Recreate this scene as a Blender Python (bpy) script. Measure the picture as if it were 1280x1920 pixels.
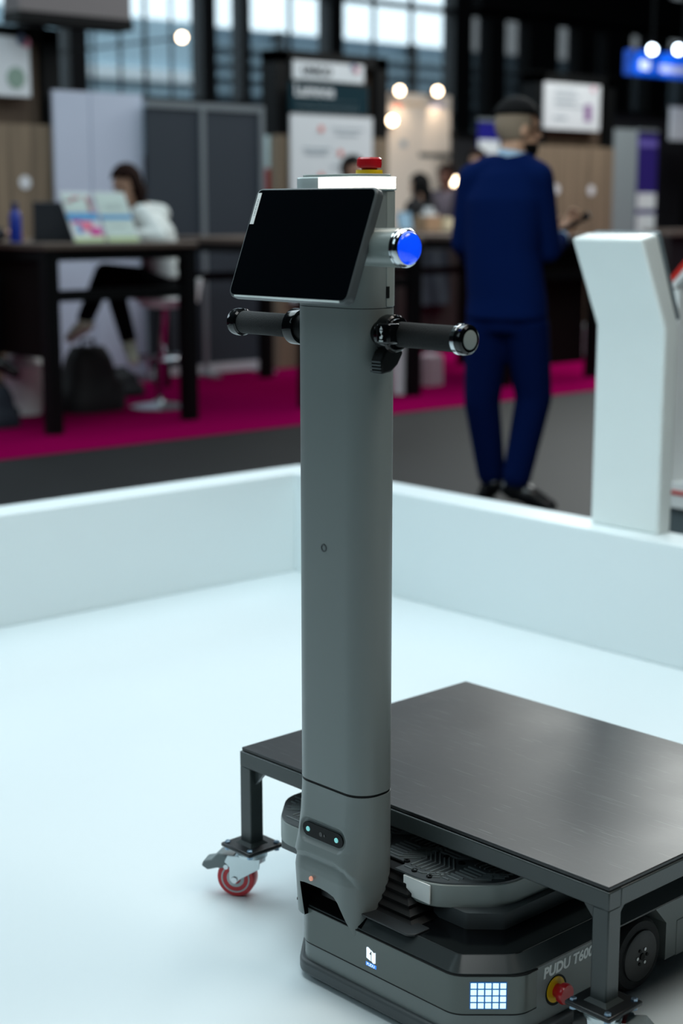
import bpy, bmesh, math, random
from mathutils import Vector, Matrix
random.seed(7)
S = bpy.context.scene
for o in list(bpy.data.objects): bpy.data.objects.remove(o, do_unlink=True)
COL = S.collection
# ------------------------------------------------------------------ camera
F, H, YH = 2960.0, 1.30, 394.0
TILT = math.atan((960 - YH) / F)
YAW = math.radians(48.1)          # camera heading, left of the booth's +Y axis
ROB = math.radians(1.1)           # the robot and cart stand turned this much in the booth
cam_d = bpy.data.cameras.new('camera'); cam = bpy.data.objects.new('camera', cam_d); COL.objects.link(cam)
cam.location = (0, 0, H); cam.rotation_euler = (math.pi / 2 - TILT, 0, YAW)
cam_d.sensor_fit = 'VERTICAL'; cam_d.sensor_height = 36; cam_d.sensor_width = 24; cam_d.lens = F / 1920 * 36
cam_d.clip_start = .05; cam_d.clip_end = 200
cam_d.dof.use_dof = True; cam_d.dof.focus_distance = 2.62; cam_d.dof.aperture_fstop = 2.6
S.camera = cam
# ------------------------------------------------------------------ world, lights, exposure
W = bpy.data.worlds.new('world'); S.world = W; W.use_nodes = True
bg = W.node_tree.nodes['Background']; bg.inputs[0].default_value = (.80, .93, 1, 1); bg.inputs[1].default_value = 2.0
def area(name, loc, target, sx, sy, power, color):
    d = bpy.data.lights.new(name, 'AREA'); d.shape = 'RECTANGLE'; d.size = sx; d.size_y = sy; d.energy = power; d.color = color
    o = bpy.data.objects.new(name, d); COL.objects.link(o); o.location = loc
    o.rotation_euler = (Vector(target) - Vector(loc)).to_track_quat('-Z', 'Y').to_euler(); return o
area('booth_light', (-3.1, 1.9, 3.6), (-3.4, 2.7, 0), 2.4, 2.2, 76, (.79, .955, 1))
area('booth_light', (-.5, 2.7, 4.0), (-1.0, 2.4, 0), 1.6, 1.2, 56, (1, .95, .87))
area('booth_light', (-.7, .7, 4.2), (-1.2, 1.4, 0), 1.3, 1.3, 20, (.95, 1, 1))
area('hall_light', (-9.05, 12.7, 5.1), (-6, 8, 0), 2.4, 2.0, 260, (.96, 1, .96))
area('hall_light', (-7.5, 11.5, 7.5), (-10, 11, .5), 5, 5, 330, (.95, .97, 1))
area('hall_light', (-6.5, 5.5, 7.5), (-9, 6, 0), 7, 7, 400, (.76, .91, 1))
area('window_daylight', (-18.5, 1, 7.2), (-6, 3, 1), 12, 3.6, 620, (.72, .90, 1))
area('front_fill_light', (-3.2, -4.0, 5.0), (-2.2, 1.5, .6), 4, 3, 66, (.70, .92, 1))  # unseen fill added on the camera side to brighten the column front
S.view_settings.view_transform = 'Standard'; S.view_settings.look = 'None'
S.view_settings.exposure = 0; S.view_settings.gamma = 1; S.view_settings.use_curve_mapping = False
# ------------------------------------------------------------------ pixel -> place helpers
_f = Vector((-math.sin(YAW) * math.cos(TILT), math.cos(YAW) * math.cos(TILT), -math.sin(TILT)))
_r = Vector((math.cos(YAW), math.sin(YAW), 0)); _u = _r.cross(_f); _c = Vector((0, 0, H))
_fh = Vector((-math.sin(YAW), math.cos(YAW), 0))
def ray(x, y): return _f * F + _r * (x - 640) + _u * (960 - y)
def onZ(x, y, z): r = ray(x, y); return _c + r * ((z - H) / r.z)
def onX(x, y, X): r = ray(x, y); return _c + r * (X / r.x)
def onY(x, y, Y): r = ray(x, y); return _c + r * (Y / r.y)
def at(x, y, D): r = ray(x, y); return _c + r * (D / r.dot(_fh))
RZ = Matrix.Rotation(ROB, 4, 'Z'); RZi = Matrix.Rotation(-ROB, 4, 'Z')
R0 = Vector((-1.72, 1.68, 0))     # robot origin (front centre on the floor), in axes turned with the robot
def rl(p): return (RZi @ Vector(p)) - R0            # world -> robot local
def rZ(x, y, z): return rl(onZ(x, y, z))
def rY(x, y, ly):                                  # pixel onto robot-local plane y = ly
    r = RZi @ ray(x, y); return _c + r * ((ly + R0.y) / r.y) - R0
def rX(x, y, lx):
    r = RZi @ ray(x, y); return _c + r * ((lx + R0.x) / r.x) - R0
# ------------------------------------------------------------------ materials
def lin(h):
    h = h.lstrip('#'); c = [int(h[i:i + 2], 16) / 255 for i in (0, 2, 4)]
    return tuple(((x + .055) / 1.055) ** 2.4 if x > .04045 else x / 12.92 for x in c)
MATS = {}
def mat(name, hexc, rough=.5, metal=0, var=.0, scale=8, bump=0, bscale=200, emit=0, ecol=None, stretch=None, alpha=None, spec=None, coat=0):
    if name in MATS: return MATS[name]
    m = bpy.data.materials.new(name); m.use_nodes = True; nt = m.node_tree; b = nt.nodes['Principled BSDF']
    c = lin(hexc); b.inputs['Base Color'].default_value = (*c, 1); b.inputs['Roughness'].default_value = rough; b.inputs['Metallic'].default_value = metal
    if spec is not None: b.inputs['Specular IOR Level'].default_value = spec
    if coat: b.inputs['Coat Weight'].default_value = coat; b.inputs['Coat Roughness'].default_value = .08
    tc = nt.nodes.new('ShaderNodeTexCoord'); mp = nt.nodes.new('ShaderNodeMapping'); nt.links.new(tc.outputs['Object'], mp.inputs[0])
    if stretch: mp.inputs['Scale'].default_value = stretch
    n = nt.nodes.new('ShaderNodeTexNoise'); n.inputs['Scale'].default_value = scale; n.inputs['Detail'].default_value = 4; nt.links.new(mp.outputs[0], n.inputs['Vector'])
    v = max(var, .02)
    cr = nt.nodes.new('ShaderNodeMix'); cr.data_type = 'RGBA'
    cr.inputs[6].default_value = (*[x * (1 - v) for x in c], 1); cr.inputs[7].default_value = (*[min(1, x * (1 + v)) for x in c], 1)
    nt.links.new(n.outputs['Fac'], cr.inputs[0]); nt.links.new(cr.outputs[2], b.inputs['Base Color'])
    if bump:
        n2 = nt.nodes.new('ShaderNodeTexNoise'); n2.inputs['Scale'].default_value = bscale; nt.links.new(mp.outputs[0], n2.inputs['Vector'])
        bp = nt.nodes.new('ShaderNodeBump'); bp.inputs['Strength'].default_value = bump; bp.inputs['Distance'].default_value = .002
        nt.links.new(n2.outputs['Fac'], bp.inputs['Height']); nt.links.new(bp.outputs[0], b.inputs['Normal'])
    if emit:
        b.inputs['Emission Color'].default_value = (*(lin(ecol) if ecol else c), 1); b.inputs['Emission Strength'].default_value = emit
    MATS[name] = m; return m
def glassmat(name, hexc, opac=.25, rough=.1):
    if name in MATS: return MATS[name]
    m = bpy.data.materials.new(name); m.use_nodes = True; nt = m.node_tree; nt.nodes.clear()
    out = nt.nodes.new('ShaderNodeOutputMaterial'); mx = nt.nodes.new('ShaderNodeMixShader'); t = nt.nodes.new('ShaderNodeBsdfTransparent'); g = nt.nodes.new('ShaderNodeBsdfPrincipled')
    t.inputs[0].default_value = (*[min(1, .75 + .3 * x) for x in lin(hexc)], 1)
    g.inputs['Base Color'].default_value = (*lin(hexc), 1); g.inputs['Roughness'].default_value = rough; mx.inputs[0].default_value = opac
    nt.links.new(t.outputs[0], mx.inputs[1]); nt.links.new(g.outputs[0], mx.inputs[2]); nt.links.new(mx.outputs[0], out.inputs[0]); MATS[name] = m; return m
def woodmat(name, h1, h2, scale=3.0):
    m = bpy.data.materials.new(name); m.use_nodes = True; nt = m.node_tree; b = nt.nodes['Principled BSDF']; b.inputs['Roughness'].default_value = .55
    tc = nt.nodes.new('ShaderNodeTexCoord'); mp = nt.nodes.new('ShaderNodeMapping'); mp.inputs['Scale'].default_value = (scale, scale * 4, scale * .12)
    n = nt.nodes.new('ShaderNodeTexNoise'); n.inputs['Scale'].default_value = 3; n.inputs['Detail'].default_value = 6
    r = nt.nodes.new('ShaderNodeValToRGB'); r.color_ramp.elements[0].position = .3; r.color_ramp.elements[1].position = .7
    r.color_ramp.elements[0].color = (*lin(h1), 1); r.color_ramp.elements[1].color = (*lin(h2), 1)
    nt.links.new(tc.outputs['Object'], mp.inputs[0]); nt.links.new(mp.outputs[0], n.inputs['Vector']); nt.links.new(n.outputs['Fac'], r.inputs[0]); nt.links.new(r.outputs[0], b.inputs['Base Color'])
    return m
M_WFLOOR = mat('booth_floor_white', '#e0eaed', .32, var=.03, scale=1.2, bump=.03, bscale=25)
M_WWALL = mat('booth_wall_white', '#e6f0f2', .5, var=.015, scale=2)
M_CONC = mat('hall_concrete', '#0d1012', .6, var=.5, scale=1.4, bump=.1, bscale=40, spec=.22)
M_CARPET = mat('magenta_carpet', '#74033c', .95, var=.12, scale=60, bump=.5, bscale=400, spec=.0)
M_BLACK = mat('matt_black', '#050708', .55, spec=.2)
M_GBLACK = mat('gloss_black', '#07090b', .12)
M_GREY = mat('robot_grey', '#777f7e', .40, var=.03, scale=3, bump=.06, bscale=900)
M_GREY2 = mat('robot_light_grey', '#8a9390', .40, var=.03, bump=.05, bscale=900)
M_DGREY = mat('robot_dark_grey', '#474d4f', .45, var=.04, bump=.06, bscale=700)
M_FASC = mat('front_fascia_grey', '#5d6562', .16, var=.02)
M_RUBBER = mat('black_rubber', '#17191a', .8, bump=.3, bscale=300)
M_CHROME = mat('chrome', '#c8cdd0', .12, 1)
M_ZINC = mat('zinc_plate', '#c9d3d6', .3, .9, var=.08, scale=30)
M_RED = mat('red_plastic', '#b4101c', .3, coat=.3)
M_REDPU = mat('red_polyurethane', '#c3222b', .4)
M_YEL = mat('yellow_plastic', '#e0b800', .45)
M_WHITE = mat('white_plastic', '#e8ecec', .4)
M_PAPER = mat('white_label', '#f2f4f2', .6)
M_STEELBLK = mat('black_powder_coat', '#353c3c', .32, var=.12, scale=14, bump=.08, bscale=300)
M_SCREEN = mat('tablet_glass', '#03060a', .10)
# ------------------------------------------------------------------ mesh builder
class MB:
    def __init__(s): s.v = []; s.f = []; s.m = []; s.mi = 0
    def add(s, vs, fs):
        o = len(s.v); s.v += [tuple(v) for v in vs]; s.f += [tuple(i + o for i in f) for f in fs]; s.m += [s.mi] * len(fs); return s
    def box(s, x0, x1, y0, y1, z0, z1, T=None):
        vs = [Vector(p) for p in ((x0, y0, z0), (x1, y0, z0), (x1, y1, z0), (x0, y1, z0), (x0, y0, z1), (x1, y0, z1), (x1, y1, z1), (x0, y1, z1))]
        if T: vs = [T @ v for v in vs]
        return s.add(vs, [(0, 3, 2, 1), (4, 5, 6, 7), (0, 1, 5, 4), (1, 2, 6, 5), (2, 3, 7, 6), (3, 0, 4, 7)])
    def loft(s, rings, cap=True, closed=True):
        n = len(rings[0]); vs = [p for r in rings for p in r]; fs = []
        for k in range(len(rings) - 1):
            for i in range(n if closed else n - 1):
                j = (i + 1) % n; fs.append((k * n + i, k * n + j, (k + 1) * n + j, (k + 1) * n + i))
        if cap: fs += [tuple(reversed(range(n))), tuple(range((len(rings) - 1) * n, len(rings) * n))]
        return s.add(vs, fs)
    def prism(s, poly, z0, z1, T=None):
        rs = [[Vector((x, y, z)) for x, y in poly] for z in (z0, z1)]
        if T: rs = [[T @ p for p in r] for r in rs]
        return s.loft(rs)
    def cyl(s, p0, p1, r0, r1=None, n=20, cap=True):
        p0, p1 = Vector(p0), Vector(p1); r1 = r0 if r1 is None else r1
        q = (p1 - p0).to_track_quat('Z', 'Y'); rs = []
        for p, r in ((p0, r0), (p1, r1)):
            rs.append([p + q @ Vector((r * math.cos(a), r * math.sin(a), 0)) for a in (2 * math.pi * i / n for i in range(n))])
        return s.loft(rs, cap)
    def lathe(s, prof, p0, axis=(0, 0, 1), n=28):
        p0 = Vector(p0); q = Vector(axis).to_track_quat('Z', 'Y')
        return s.loft([[p0 + q @ Vector((r * math.cos(a), r * math.sin(a), z)) for a in (2 * math.pi * i / n for i in range(n))] for r, z in prof])
    def tube(s, pts, r, n=10):
        pts = [Vector(p) for p in pts]; rs = []; rr = r if isinstance(r, (list, tuple)) else [r] * len(pts); up = None
        for i, p in enumerate(pts):
            t = (pts[min(i + 1, len(pts) - 1)] - pts[max(i - 1, 0)]).normalized()
            if up is None: up = t.orthogonal().normalized()
            up = (up - t * up.dot(t)).normalized(); b = t.cross(up)
            rs.append([p + (up * math.cos(a) + b * math.sin(a)) * rr[i] for a in (2 * math.pi * k / n for k in range(n))])
        return s.loft(rs)
    def ell(s, c, r, R=None, nu=20, nv=12):
        c = Vector(c); rs = []
        for k in range(1, nv):
            t = math.pi * k / nv; rs.append([Vector((r[0] * math.sin(t) * math.cos(a), r[1] * math.sin(t) * math.sin(a), -r[2] * math.cos(t))) for a in (2 * math.pi * i / nu for i in range(nu))])
        vs = [p for g in rs for p in g] + [Vector((0, 0, -r[2])), Vector((0, 0, r[2]))]
        if R: vs = [R @ v for v in vs]
        vs = [c + v for v in vs]; fs = []; m = nv - 1
        for k in range(m - 1):
            for i in range(nu): j = (i + 1) % nu; fs.append((k * nu + i, k * nu + j, (k + 1) * nu + j, (k + 1) * nu + i))
        for i in range(nu): j = (i + 1) % nu; fs.append((m * nu, j, i)); fs.append((m * nu + 1, (m - 1) * nu + i, (m - 1) * nu + j))
        return s.add(vs, fs)
    def cap(s, p0, r0, p1, r1, n=14):          # tapered capsule
        p0, p1 = Vector(p0), Vector(p1); s.cyl(p0, p1, r0, r1, n); s.ell(p0, (r0,) * 3, None, n, 8); s.ell(p1, (r1,) * 3, None, n, 8); return s
    def chain(s, pts, rad, n=14):
        for i in range(len(pts) - 1): s.cap(pts[i], rad[i], pts[i + 1], rad[i + 1], n)
        return s
    def build(s, name, mats, parent=None, bevel=0, seg=2, smooth=38, loc=None, rot=None):
        me = bpy.data.meshes.new(name); me.from_pydata(s.v, [], s.f)
        for m in (mats if isinstance(mats, (list, tuple)) else [mats]): me.materials.append(m)
        me.polygons.foreach_set('material_index', s.m)
        bm = bmesh.new(); bm.from_mesh(me); bmesh.ops.recalc_face_normals(bm, faces=bm.faces); bm.to_mesh(me); bm.free()
        if smooth: me.polygons.foreach_set('use_smooth', [True] * len(me.polygons)); me.set_sharp_from_angle(angle=math.radians(smooth))
        o = bpy.data.objects.new(name, me); COL.objects.link(o)
        if parent: o.parent = parent
        if loc is not None: o.location = loc
        if rot is not None: o.rotation_euler = rot
        if bevel:
            b = o.modifiers.new('bevel', 'BEVEL'); b.width = bevel; b.segments = seg; b.limit_method = 'ANGLE'; b.angle_limit = math.radians(40)
        return o
def tag(o, label, cat, group=None): o['label'] = label; o['category'] = cat; (group and o.__setitem__('group', group)); return o
def struct(o): o['kind'] = 'structure'; return o
def thing(name, label, cat, loc=(0, 0, 0), rz=0, group=None):
    o = bpy.data.objects.new(name, None); COL.objects.link(o); o.location = loc; o.rotation_euler = (0, 0, rz); o.empty_display_size = .1
    return tag(o, label, cat, group)
def copytree(o, parent=None):
    c = o.copy(); COL.objects.link(c); c.parent = parent
    for ch in list(o.children): copytree(ch, c)
    return c
def baked(o):                                  # freeze modifiers into the mesh
    dg = bpy.context.evaluated_depsgraph_get(); me = bpy.data.meshes.new_from_object(o.evaluated_get(dg)); o.modifiers.clear(); o.data = me; return o
def text(name, body, size, m, parent, M4, extrude=.0004, bold=0, shear=0, align='LEFT'):
    c = bpy.data.curves.new(name, 'FONT'); c.body = body; c.size = size; c.extrude = extrude; c.offset = bold; c.shear = shear; c.align_x = align; c.resolution_u = 3
    t = bpy.data.objects.new(name + '_curve', c); COL.objects.link(t); dg = bpy.context.evaluated_depsgraph_get()
    me = bpy.data.meshes.new_from_object(t.evaluated_get(dg)); bpy.data.objects.remove(t); bpy.data.curves.remove(c); me.name = name
    me.transform(M4); me.materials.clear(); me.materials.append(m)
    o = bpy.data.objects.new(name, me); COL.objects.link(o)
    if parent: o.parent = parent
    return o
def basis(x, y, z, t): return Matrix(((x[0], y[0], z[0], t[0]), (x[1], y[1], z[1], t[1]), (x[2], y[2], z[2], t[2]), (0, 0, 0, 1)))
def rrect(cx, cy, a, b, r, n=8):               # rounded rectangle plan, counter-clockwise from the right
    p = []
    for sx, sy, a0 in ((1, -1, -90), (1, 1, 0), (-1, 1, 90), (-1, -1, 180)):
        for k in range(n + 1):
            t = math.radians(a0 + 90 * k / n); p.append((cx + sx * (a - r) + r * math.cos(t), cy + sy * (b - r) + r * math.sin(t)))
    return p
def roundpoly(pts, rad, n=5):                  # polygon with rounded corners
    out = []; N = len(pts)
    for i in range(N):
        p, a, b = Vector(pts[i]), Vector(pts[i - 1]), Vector(pts[(i + 1) % N]); r = rad[i] if isinstance(rad, (list, tuple)) else rad
        if r <= 0: out.append(tuple(p)); continue
        d1, d2 = (a - p), (b - p); r1 = min(r, d1.length * .48, d2.length * .48); s_, e_ = p + d1.normalized() * r1, p + d2.normalized() * r1
        for k in range(n + 1):
            t = k / n; out.append(tuple(s_ * (1 - t) ** 2 + p * 2 * t * (1 - t) + e_ * t * t))
    return out
def offs(poly, d):                             # grow a ccw plan outline by d
    N = len(poly); out = []
    for i in range(N):
        p = Vector(poly[i]); e1 = (p - Vector(poly[i - 1])); e2 = (Vector(poly[(i + 1) % N]) - p)
        n1 = Vector((e1.y, -e1.x)).normalized() if e1.length > 1e-7 else None; n2 = Vector((e2.y, -e2.x)).normalized() if e2.length > 1e-7 else None
        n1 = n1 or n2; n2 = n2 or n1; m = (n1 + n2).normalized(); out.append(tuple(p + m * d / max(.5, m.dot(n1))))
    return out
def inside(p, poly):
    x, y = p[0], p[1]; c = False; j = len(poly) - 1
    for i in range(len(poly)):
        xi, yi = poly[i]; xj, yj = poly[j]
        if (yi > y) != (yj > y) and x < (xj - xi) * (y - yi) / (yj - yi) + xi: c = not c
        j = i
    return c
def sdist(p, poly):
    P = Vector((p[0], p[1])); best = 9
    for i in range(len(poly)):
        a, b = Vector(poly[i]), Vector(poly[(i + 1) % len(poly)]); ab = b - a; t = max(0, min(1, (P - a).dot(ab) / max(ab.length_squared, 1e-12))); best = min(best, (P - a - ab * t).length)
    return best if inside(p, poly) else -best
# ================================================================== THE SETTING
HF = -.004                                     # hall floor level; booth floor and carpet lie on it
struct(MB().box(-60, 14, -14, 62, HF - .1, HF).build('floor_hall', M_CONC))
struct(MB().box(-4.47, 3.2, -3.5, 3.80, HF, 0).build('floor', M_WFLOOR))
struct(MB().box(-11.6, -7.37, -6, 30, HF, 0).build('floor_carpet', M_CARPET))
WH = .361
struct(MB().box(-4.47, -4.325, -3.5, 3.795, 0, WH).build('wall_left', M_WWALL, bevel=.004))
struct(MB().box(-4.325, 3.2, 3.65, 3.795, 0, WH).build('wall_right', M_WWALL, bevel=.004))
M_HALL = mat('hall_cladding_dark', '#20262b', .7, var=.2, scale=1.5)
struct(MB().box(-20.2, 14, -14, 42, 9.5, 9.7).build('ceiling', M_HALL))
struct(MB().box(12, 12.2, -14, 42, HF, 9.5).build('wall_hall_side', M_HALL))
struct(MB().box(-20, 12, -14.2, -14, HF, 9.5).build('wall_hall_front', M_HALL))
struct(MB().box(-20, 12, 42, 42.2, HF, 9.5).build('wall_hall_end', M_HALL))
# glazed hall front: posts, transoms and panes, one by one
FX = -20.0
M_POST = mat('facade_post_black', '#0e1216', .6)
M_PANE = glassmat('facade_glass_clear', '#b9cdd6', .10, .05)
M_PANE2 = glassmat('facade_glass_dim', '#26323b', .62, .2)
wb = struct(MB().box(FX - .15, FX + .15, -14, 42, HF, 2.1).build('wall_back', M_HALL))
def fy(px, py=100): return onX(px, py, FX).y
posts = [(-120, .35), (-40, .2), (60, .3), (137, .30), (175, .03), (225, .03), (272, .05), (321, .03), (382, .26), (452, .15), (543, .06), (620, .30), (700, .06), (770, .07), (857, .44), (922, .45), (1008, .9), (1090, .55), (1150, .8), (1225, .7), (1300, .5)]
ys = []
for px, w in posts:
    y = fy(px); w = w * (1 if px < 900 else .9); ys.append((y, w, px))
    dp = .15 if w > .1 else .02; MB().box(FX - dp, FX + dp, y - w / 2, y + w / 2, 2.1, 9.5).build('post', M_POST, wb)
for i in range(len(ys) - 1):
    y0, y1 = ys[i][0] + ys[i][1] / 2, ys[i + 1][0] - ys[i + 1][1] / 2
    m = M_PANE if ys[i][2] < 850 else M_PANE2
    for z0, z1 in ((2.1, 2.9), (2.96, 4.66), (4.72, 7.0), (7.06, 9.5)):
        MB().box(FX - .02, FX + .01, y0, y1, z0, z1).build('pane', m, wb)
for z in (2.93, 4.69, 7.03): MB().box(FX - .1, FX + .12, fy(-120), fy(1300), z - .035, z + .035).build('transom', M_POST, wb)
MB().box(FX - .3, FX + .4, fy(868), 42, 4.75, 5.35).build('roof_truss_beam', M_POST, wb)
MB().box(FX - .3, FX + .4, fy(-120), fy(868), 5.6, 6.1).build('roof_truss_beam', M_POST, wb)
MB().box(FX - .15, FX + .15, fy(1300), 42, 2.1, 9.5).build('end_cladding', M_HALL, wb)
MB().box(FX - .15, FX + .15, -14, fy(-120), 2.1, 9.5).build('end_cladding', M_HALL, wb)
# the street outside: two buildings beyond the glass
M_PALE = mat('pale_blue_cladding', '#b4ccd8', .6, var=.08, scale=.6)
M_SLATE = mat('slate_blue_cladding', '#6b7f8c', .6, var=.12, scale=.5)
M_SLAT = mat('blind_slat_grey', '#8499a4', .5, var=.05)
M_FASCIA = mat('white_fascia', '#f4f8fa', .5)
bd = thing('street_building', 'pale blue clad building with a white fascia band seen through the hall windows', 'building', (-34, 19, HF))
MB().box(-4, 0, -11, 6.6, 0, 6.04).build('wall', M_PALE, bd)
MB().box(0, .2, -2, 6.6, 4.50, 4.80).build('fascia', M_FASCIA, bd)
for k in range(8): MB().box(0, .06, -11, 6.6, .6 + k * .48, .64 + k * .48).build('cladding_joint', M_SLAT, bd)
for k in range(8): MB().box(0, .1, -10 + k * 2.0, -8.8 + k * 2.0, 2.2, 3.9).build('window', M_SLATE, bd)
bd = thing('louvred_building', 'slate blue building with rows of horizontal louvres outside the hall windows', 'building', (-34, 40, HF))
MB().box(-4, 0, -14.2, 20, 0, 6.0).build('wall', M_SLATE, bd)
for k in range(13): MB().box(0, .25, -14.2, 20, .9 + k * .38, 1.06 + k * .38).build('louvre', M_SLAT, bd)
for k in range(6): MB().box(.02, .3, -12 + k * 5, -11.8 + k * 5, 0, 6.0).build('pilaster', M_POST, bd)
# ================================================================== DELIVERY ROBOT
def densify(poly, L):
    out = []
    for i in range(len(poly)):
        a, b = Vector(poly[i]), Vector(poly[(i + 1) % len(poly)]); n = max(1, math.ceil((b - a).length / L))
        out += [tuple(a.lerp(b, k / n)) for k in range(n)]
    return out
robot = thing('delivery_robot', 'grey industrial delivery robot with upright column, tilted tablet and blue button', 'robot', RZ @ R0, ROB)
HW = .248
plan0 = [(-.175, 0), (.175, 0), (HW, .078), (HW, .9), (-HW, .9), (-HW, .078)]
plan = roundpoly(plan0, [.018, .018, .026, .05, .05, .026], 6)
notched = roundpoly([(-.175, 0), (.175, 0), (HW, .078), (HW, .292), (.18, .292), (.18, .456), (HW, .456), (HW, .9), (-HW, .9), (-HW, .456), (-.18, .456), (-.18, .292), (-HW, .292), (-HW, .078)], [.018, .018, .026, 0, 0, 0, 0, .05, .05, 0, 0, 0, 0, .026], 6)
M_BEVEL = mat('robot_bevel_grey', '#33393a', .22, var=.03)
body = MB().prism(notched, .028, .131).build('base_shell', M_GREY, robot)
MB().prism(offs(plan, -.03), .012, .03).build('chassis', M_BLACK, robot)
MB().loft([[Vector((x, y, .131)) for x, y in plan], [Vector((x, y, .134)) for x, y in plan], [Vector((x, y, .155)) for x, y in offs(plan, -.021)]]).build('top_bevel', M_BEVEL, robot)
deck = MB().prism(offs(plan, -.0212), .150, .1562).build('deck', M_GBLACK, robot)
def front_strip(ymax, d0, d1, z0, z1):
    path = [p for p in roundpoly([(-HW, ymax), (-HW, .078), (-.175, 0), (.175, 0), (HW, .078), (HW, ymax)], [0, .026, .018, .018, .026, 0], 7)]
    def off(d):
        out = []
        for i, p in enumerate(path):
            e = Vector(path[min(i + 1, len(path) - 1)]) - Vector(path[max(i - 1, 0)]); n = Vector((e.y, -e.x)).normalized(); out.append(Vector(p) + n * d)
        return out
    a, b = off(d0), off(d1); rings = [[Vector((*p, z0)) for p in (b[i], a[i])] + [Vector((*p, z1)) for p in (a[i], b[i])] for i in range(len(path))]
    return MB().loft([[r[0], r[1], r[2], r[3]] for r in rings])
fascia = front_strip(.110, -.003, .0022, .0668, .1312).build('front_fascia', M_FASC, robot, bevel=.0008)
front_strip(.112, -.003, .0008, .0640, .0668).build('fascia_gap', M_BLACK, robot)
front_strip(.20, -.02, .0095, .009, .034).build('bumper', M_DGREY, robot, bevel=.006, seg=3)
front_strip(.112, -.003, .0026, .1300, .1318).build('trim_line', M_BLACK, robot)
# light matrix on the front corner
e1 = Vector((HW - .175, .078, 0)).normalized(); nn = Vector((e1.y, -e1.x, 0)); cc = Vector(((HW + .175) / 2, .039, 0)) + nn * .0026
M_LED = mat('led_white_blue', '#bfe4ff', .4, emit=1.25, ecol='#bfe6ff')
lm = MB().box(-.0290, .0290, -.0004, .0004, -.0228, .0228, basis(e1, -nn, (0, 0, 1), cc + Vector((0, 0, .0985)))).build('light_matrix', mat('matrix_blue', '#0b3a66', .3, emit=.35, ecol='#1f7fd0'), robot)
for i in range(5):
    for j in range(4):
        MB().box(-.0045, .0045, -.001, .0004, -.0043, .0043, basis(e1, -nn, (0, 0, 1), cc + e1 * ((i - 2) * .0115) + Vector((0, 0, .0985 + (j - 1.5) * .0112)))).build('led_pixel', M_LED, lm)
# front emblem: two slanted bars joined in the middle, small blue wordmark below
M_EMB = mat('emblem_light', '#f2f8ff', .4, emit=.9, ecol='#dcecff'); M_EMBB = mat('emblem_blue', '#2b7de0', .4, emit=.9, ecol='#2b7de0')
emb = MB()
def embp(pts, y, h=.0006): return emb.loft([[Vector((x, y - k * h, z)) for x, z in pts] for k in (0, 1)])
ex, ez = -.0185, .0885
embp([(ex, ez + .003), (ex + .010, ez), (ex + .010, ez + .010), (ex + .0065, ez + .0115), (ex + .0115, ez + .0185), (ex + .004, ez + .0225), (ex, ez + .0215)], -.0022)
embp([(ex + .0118, ez + .0005), (ex + .0165, ez - .0025), (ex + .021, ez - .0005), (ex + .021, ez + .018), (ex + .0160, ez + .0165), (ex + .0118, ez + .0195)], -.0022)
emb.build('emblem', M_EMB, robot)
eb = MB().box(ex - .0015, ex + .023, -.0026, -.0020, ez - .0105, ez - .004).build('emblem_band', M_EMBB, robot)
text('wordmark', 'PUDU', .0072, M_EMB, robot, basis((1, 0, 0), (0, 0, 1), (0, -1, 0), (ex + .0005, -.0027, ez - .0098)), .0002)
# side lettering and emergency stop
tx = HW + .0004
M_LETTER = mat('lettering_white', '#e6ebea', .5)
text('side_lettering', 'PUDU T600', .0245, M_LETTER, robot, basis((0, 1, 0), (0, 0, 1), (1, 0, 0), (tx, .128, .1075)), .0003, bold=.0009, shear=.12)
es = MB().cyl((HW - .001, .160, .078), (HW + .001, .160, .078), .0255, n=32).build('stop_button_recess', M_BLACK, robot)
MB().cyl((HW, .158, .080), (HW + .0025, .158, .080), .0215, n=32).build('yellow_plate', M_YEL, es)
MB().lathe([(.0115, 0), (.0115, .009), (.0165, .011), (.0175, .018), (.0155, .022), (.0001, .0225)], (HW + .002, .160, .078), (1, 0, 0)).build('red_button', M_RED, es)
for sx in (1, -1):
    sp = MB().box(*sorted((sx * (HW - .002), sx * (HW + .0012))), .486, .80, .026, .092).build('service_panel', M_GREY, robot, bevel=.004)
    MB().loft([[Vector((sx * x, y, z)) for y, z in ((.4565, .131), (.424, .131), (.4565, .096))] for x in (.18, HW)]).build('arch_gusset', M_GREY, robot)
# driving wheels
def wheel(sx):
    w = MB().lathe([(.02, -.062), (.058, -.062), (.0645, -.054), (.0655, -.030), (.0645, -.008), (.059, -.001), (.045, 0), (.001, 0)], (sx * .252, .375, .0655), (sx, 0, 0), 48).build('wheel', M_RUBBER, robot)
    hc = MB().lathe([(.046, -.004), (.044, .0035), (.040, .0055), (.001, .006)], (sx * .252, .375, .0655), (sx, 0, 0), 40).build('hub_cap', mat('hub_cap_black', '#2a2c2c', .5, bump=.1, bscale=200), w)
    MB().lathe([(.0065, 0), (.0060, .0022), (.001, .0022)], (sx * .2578, .375, .0655), (sx, 0, 0), 16).build('axle_cap', M_BLACK, w)
    for k in range(6):
        a = k * math.pi / 3; MB().lathe([(.0032, 0), (.0030, .002), (.0005, .002)], (sx * .2576, .375 + .0135 * math.cos(a), .0655 + .0135 * math.sin(a)), (sx, 0, 0), 10).build('bolt', M_CHROME if k % 2 else M_BLACK, w)
wheel(1); wheel(-1)
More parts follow.
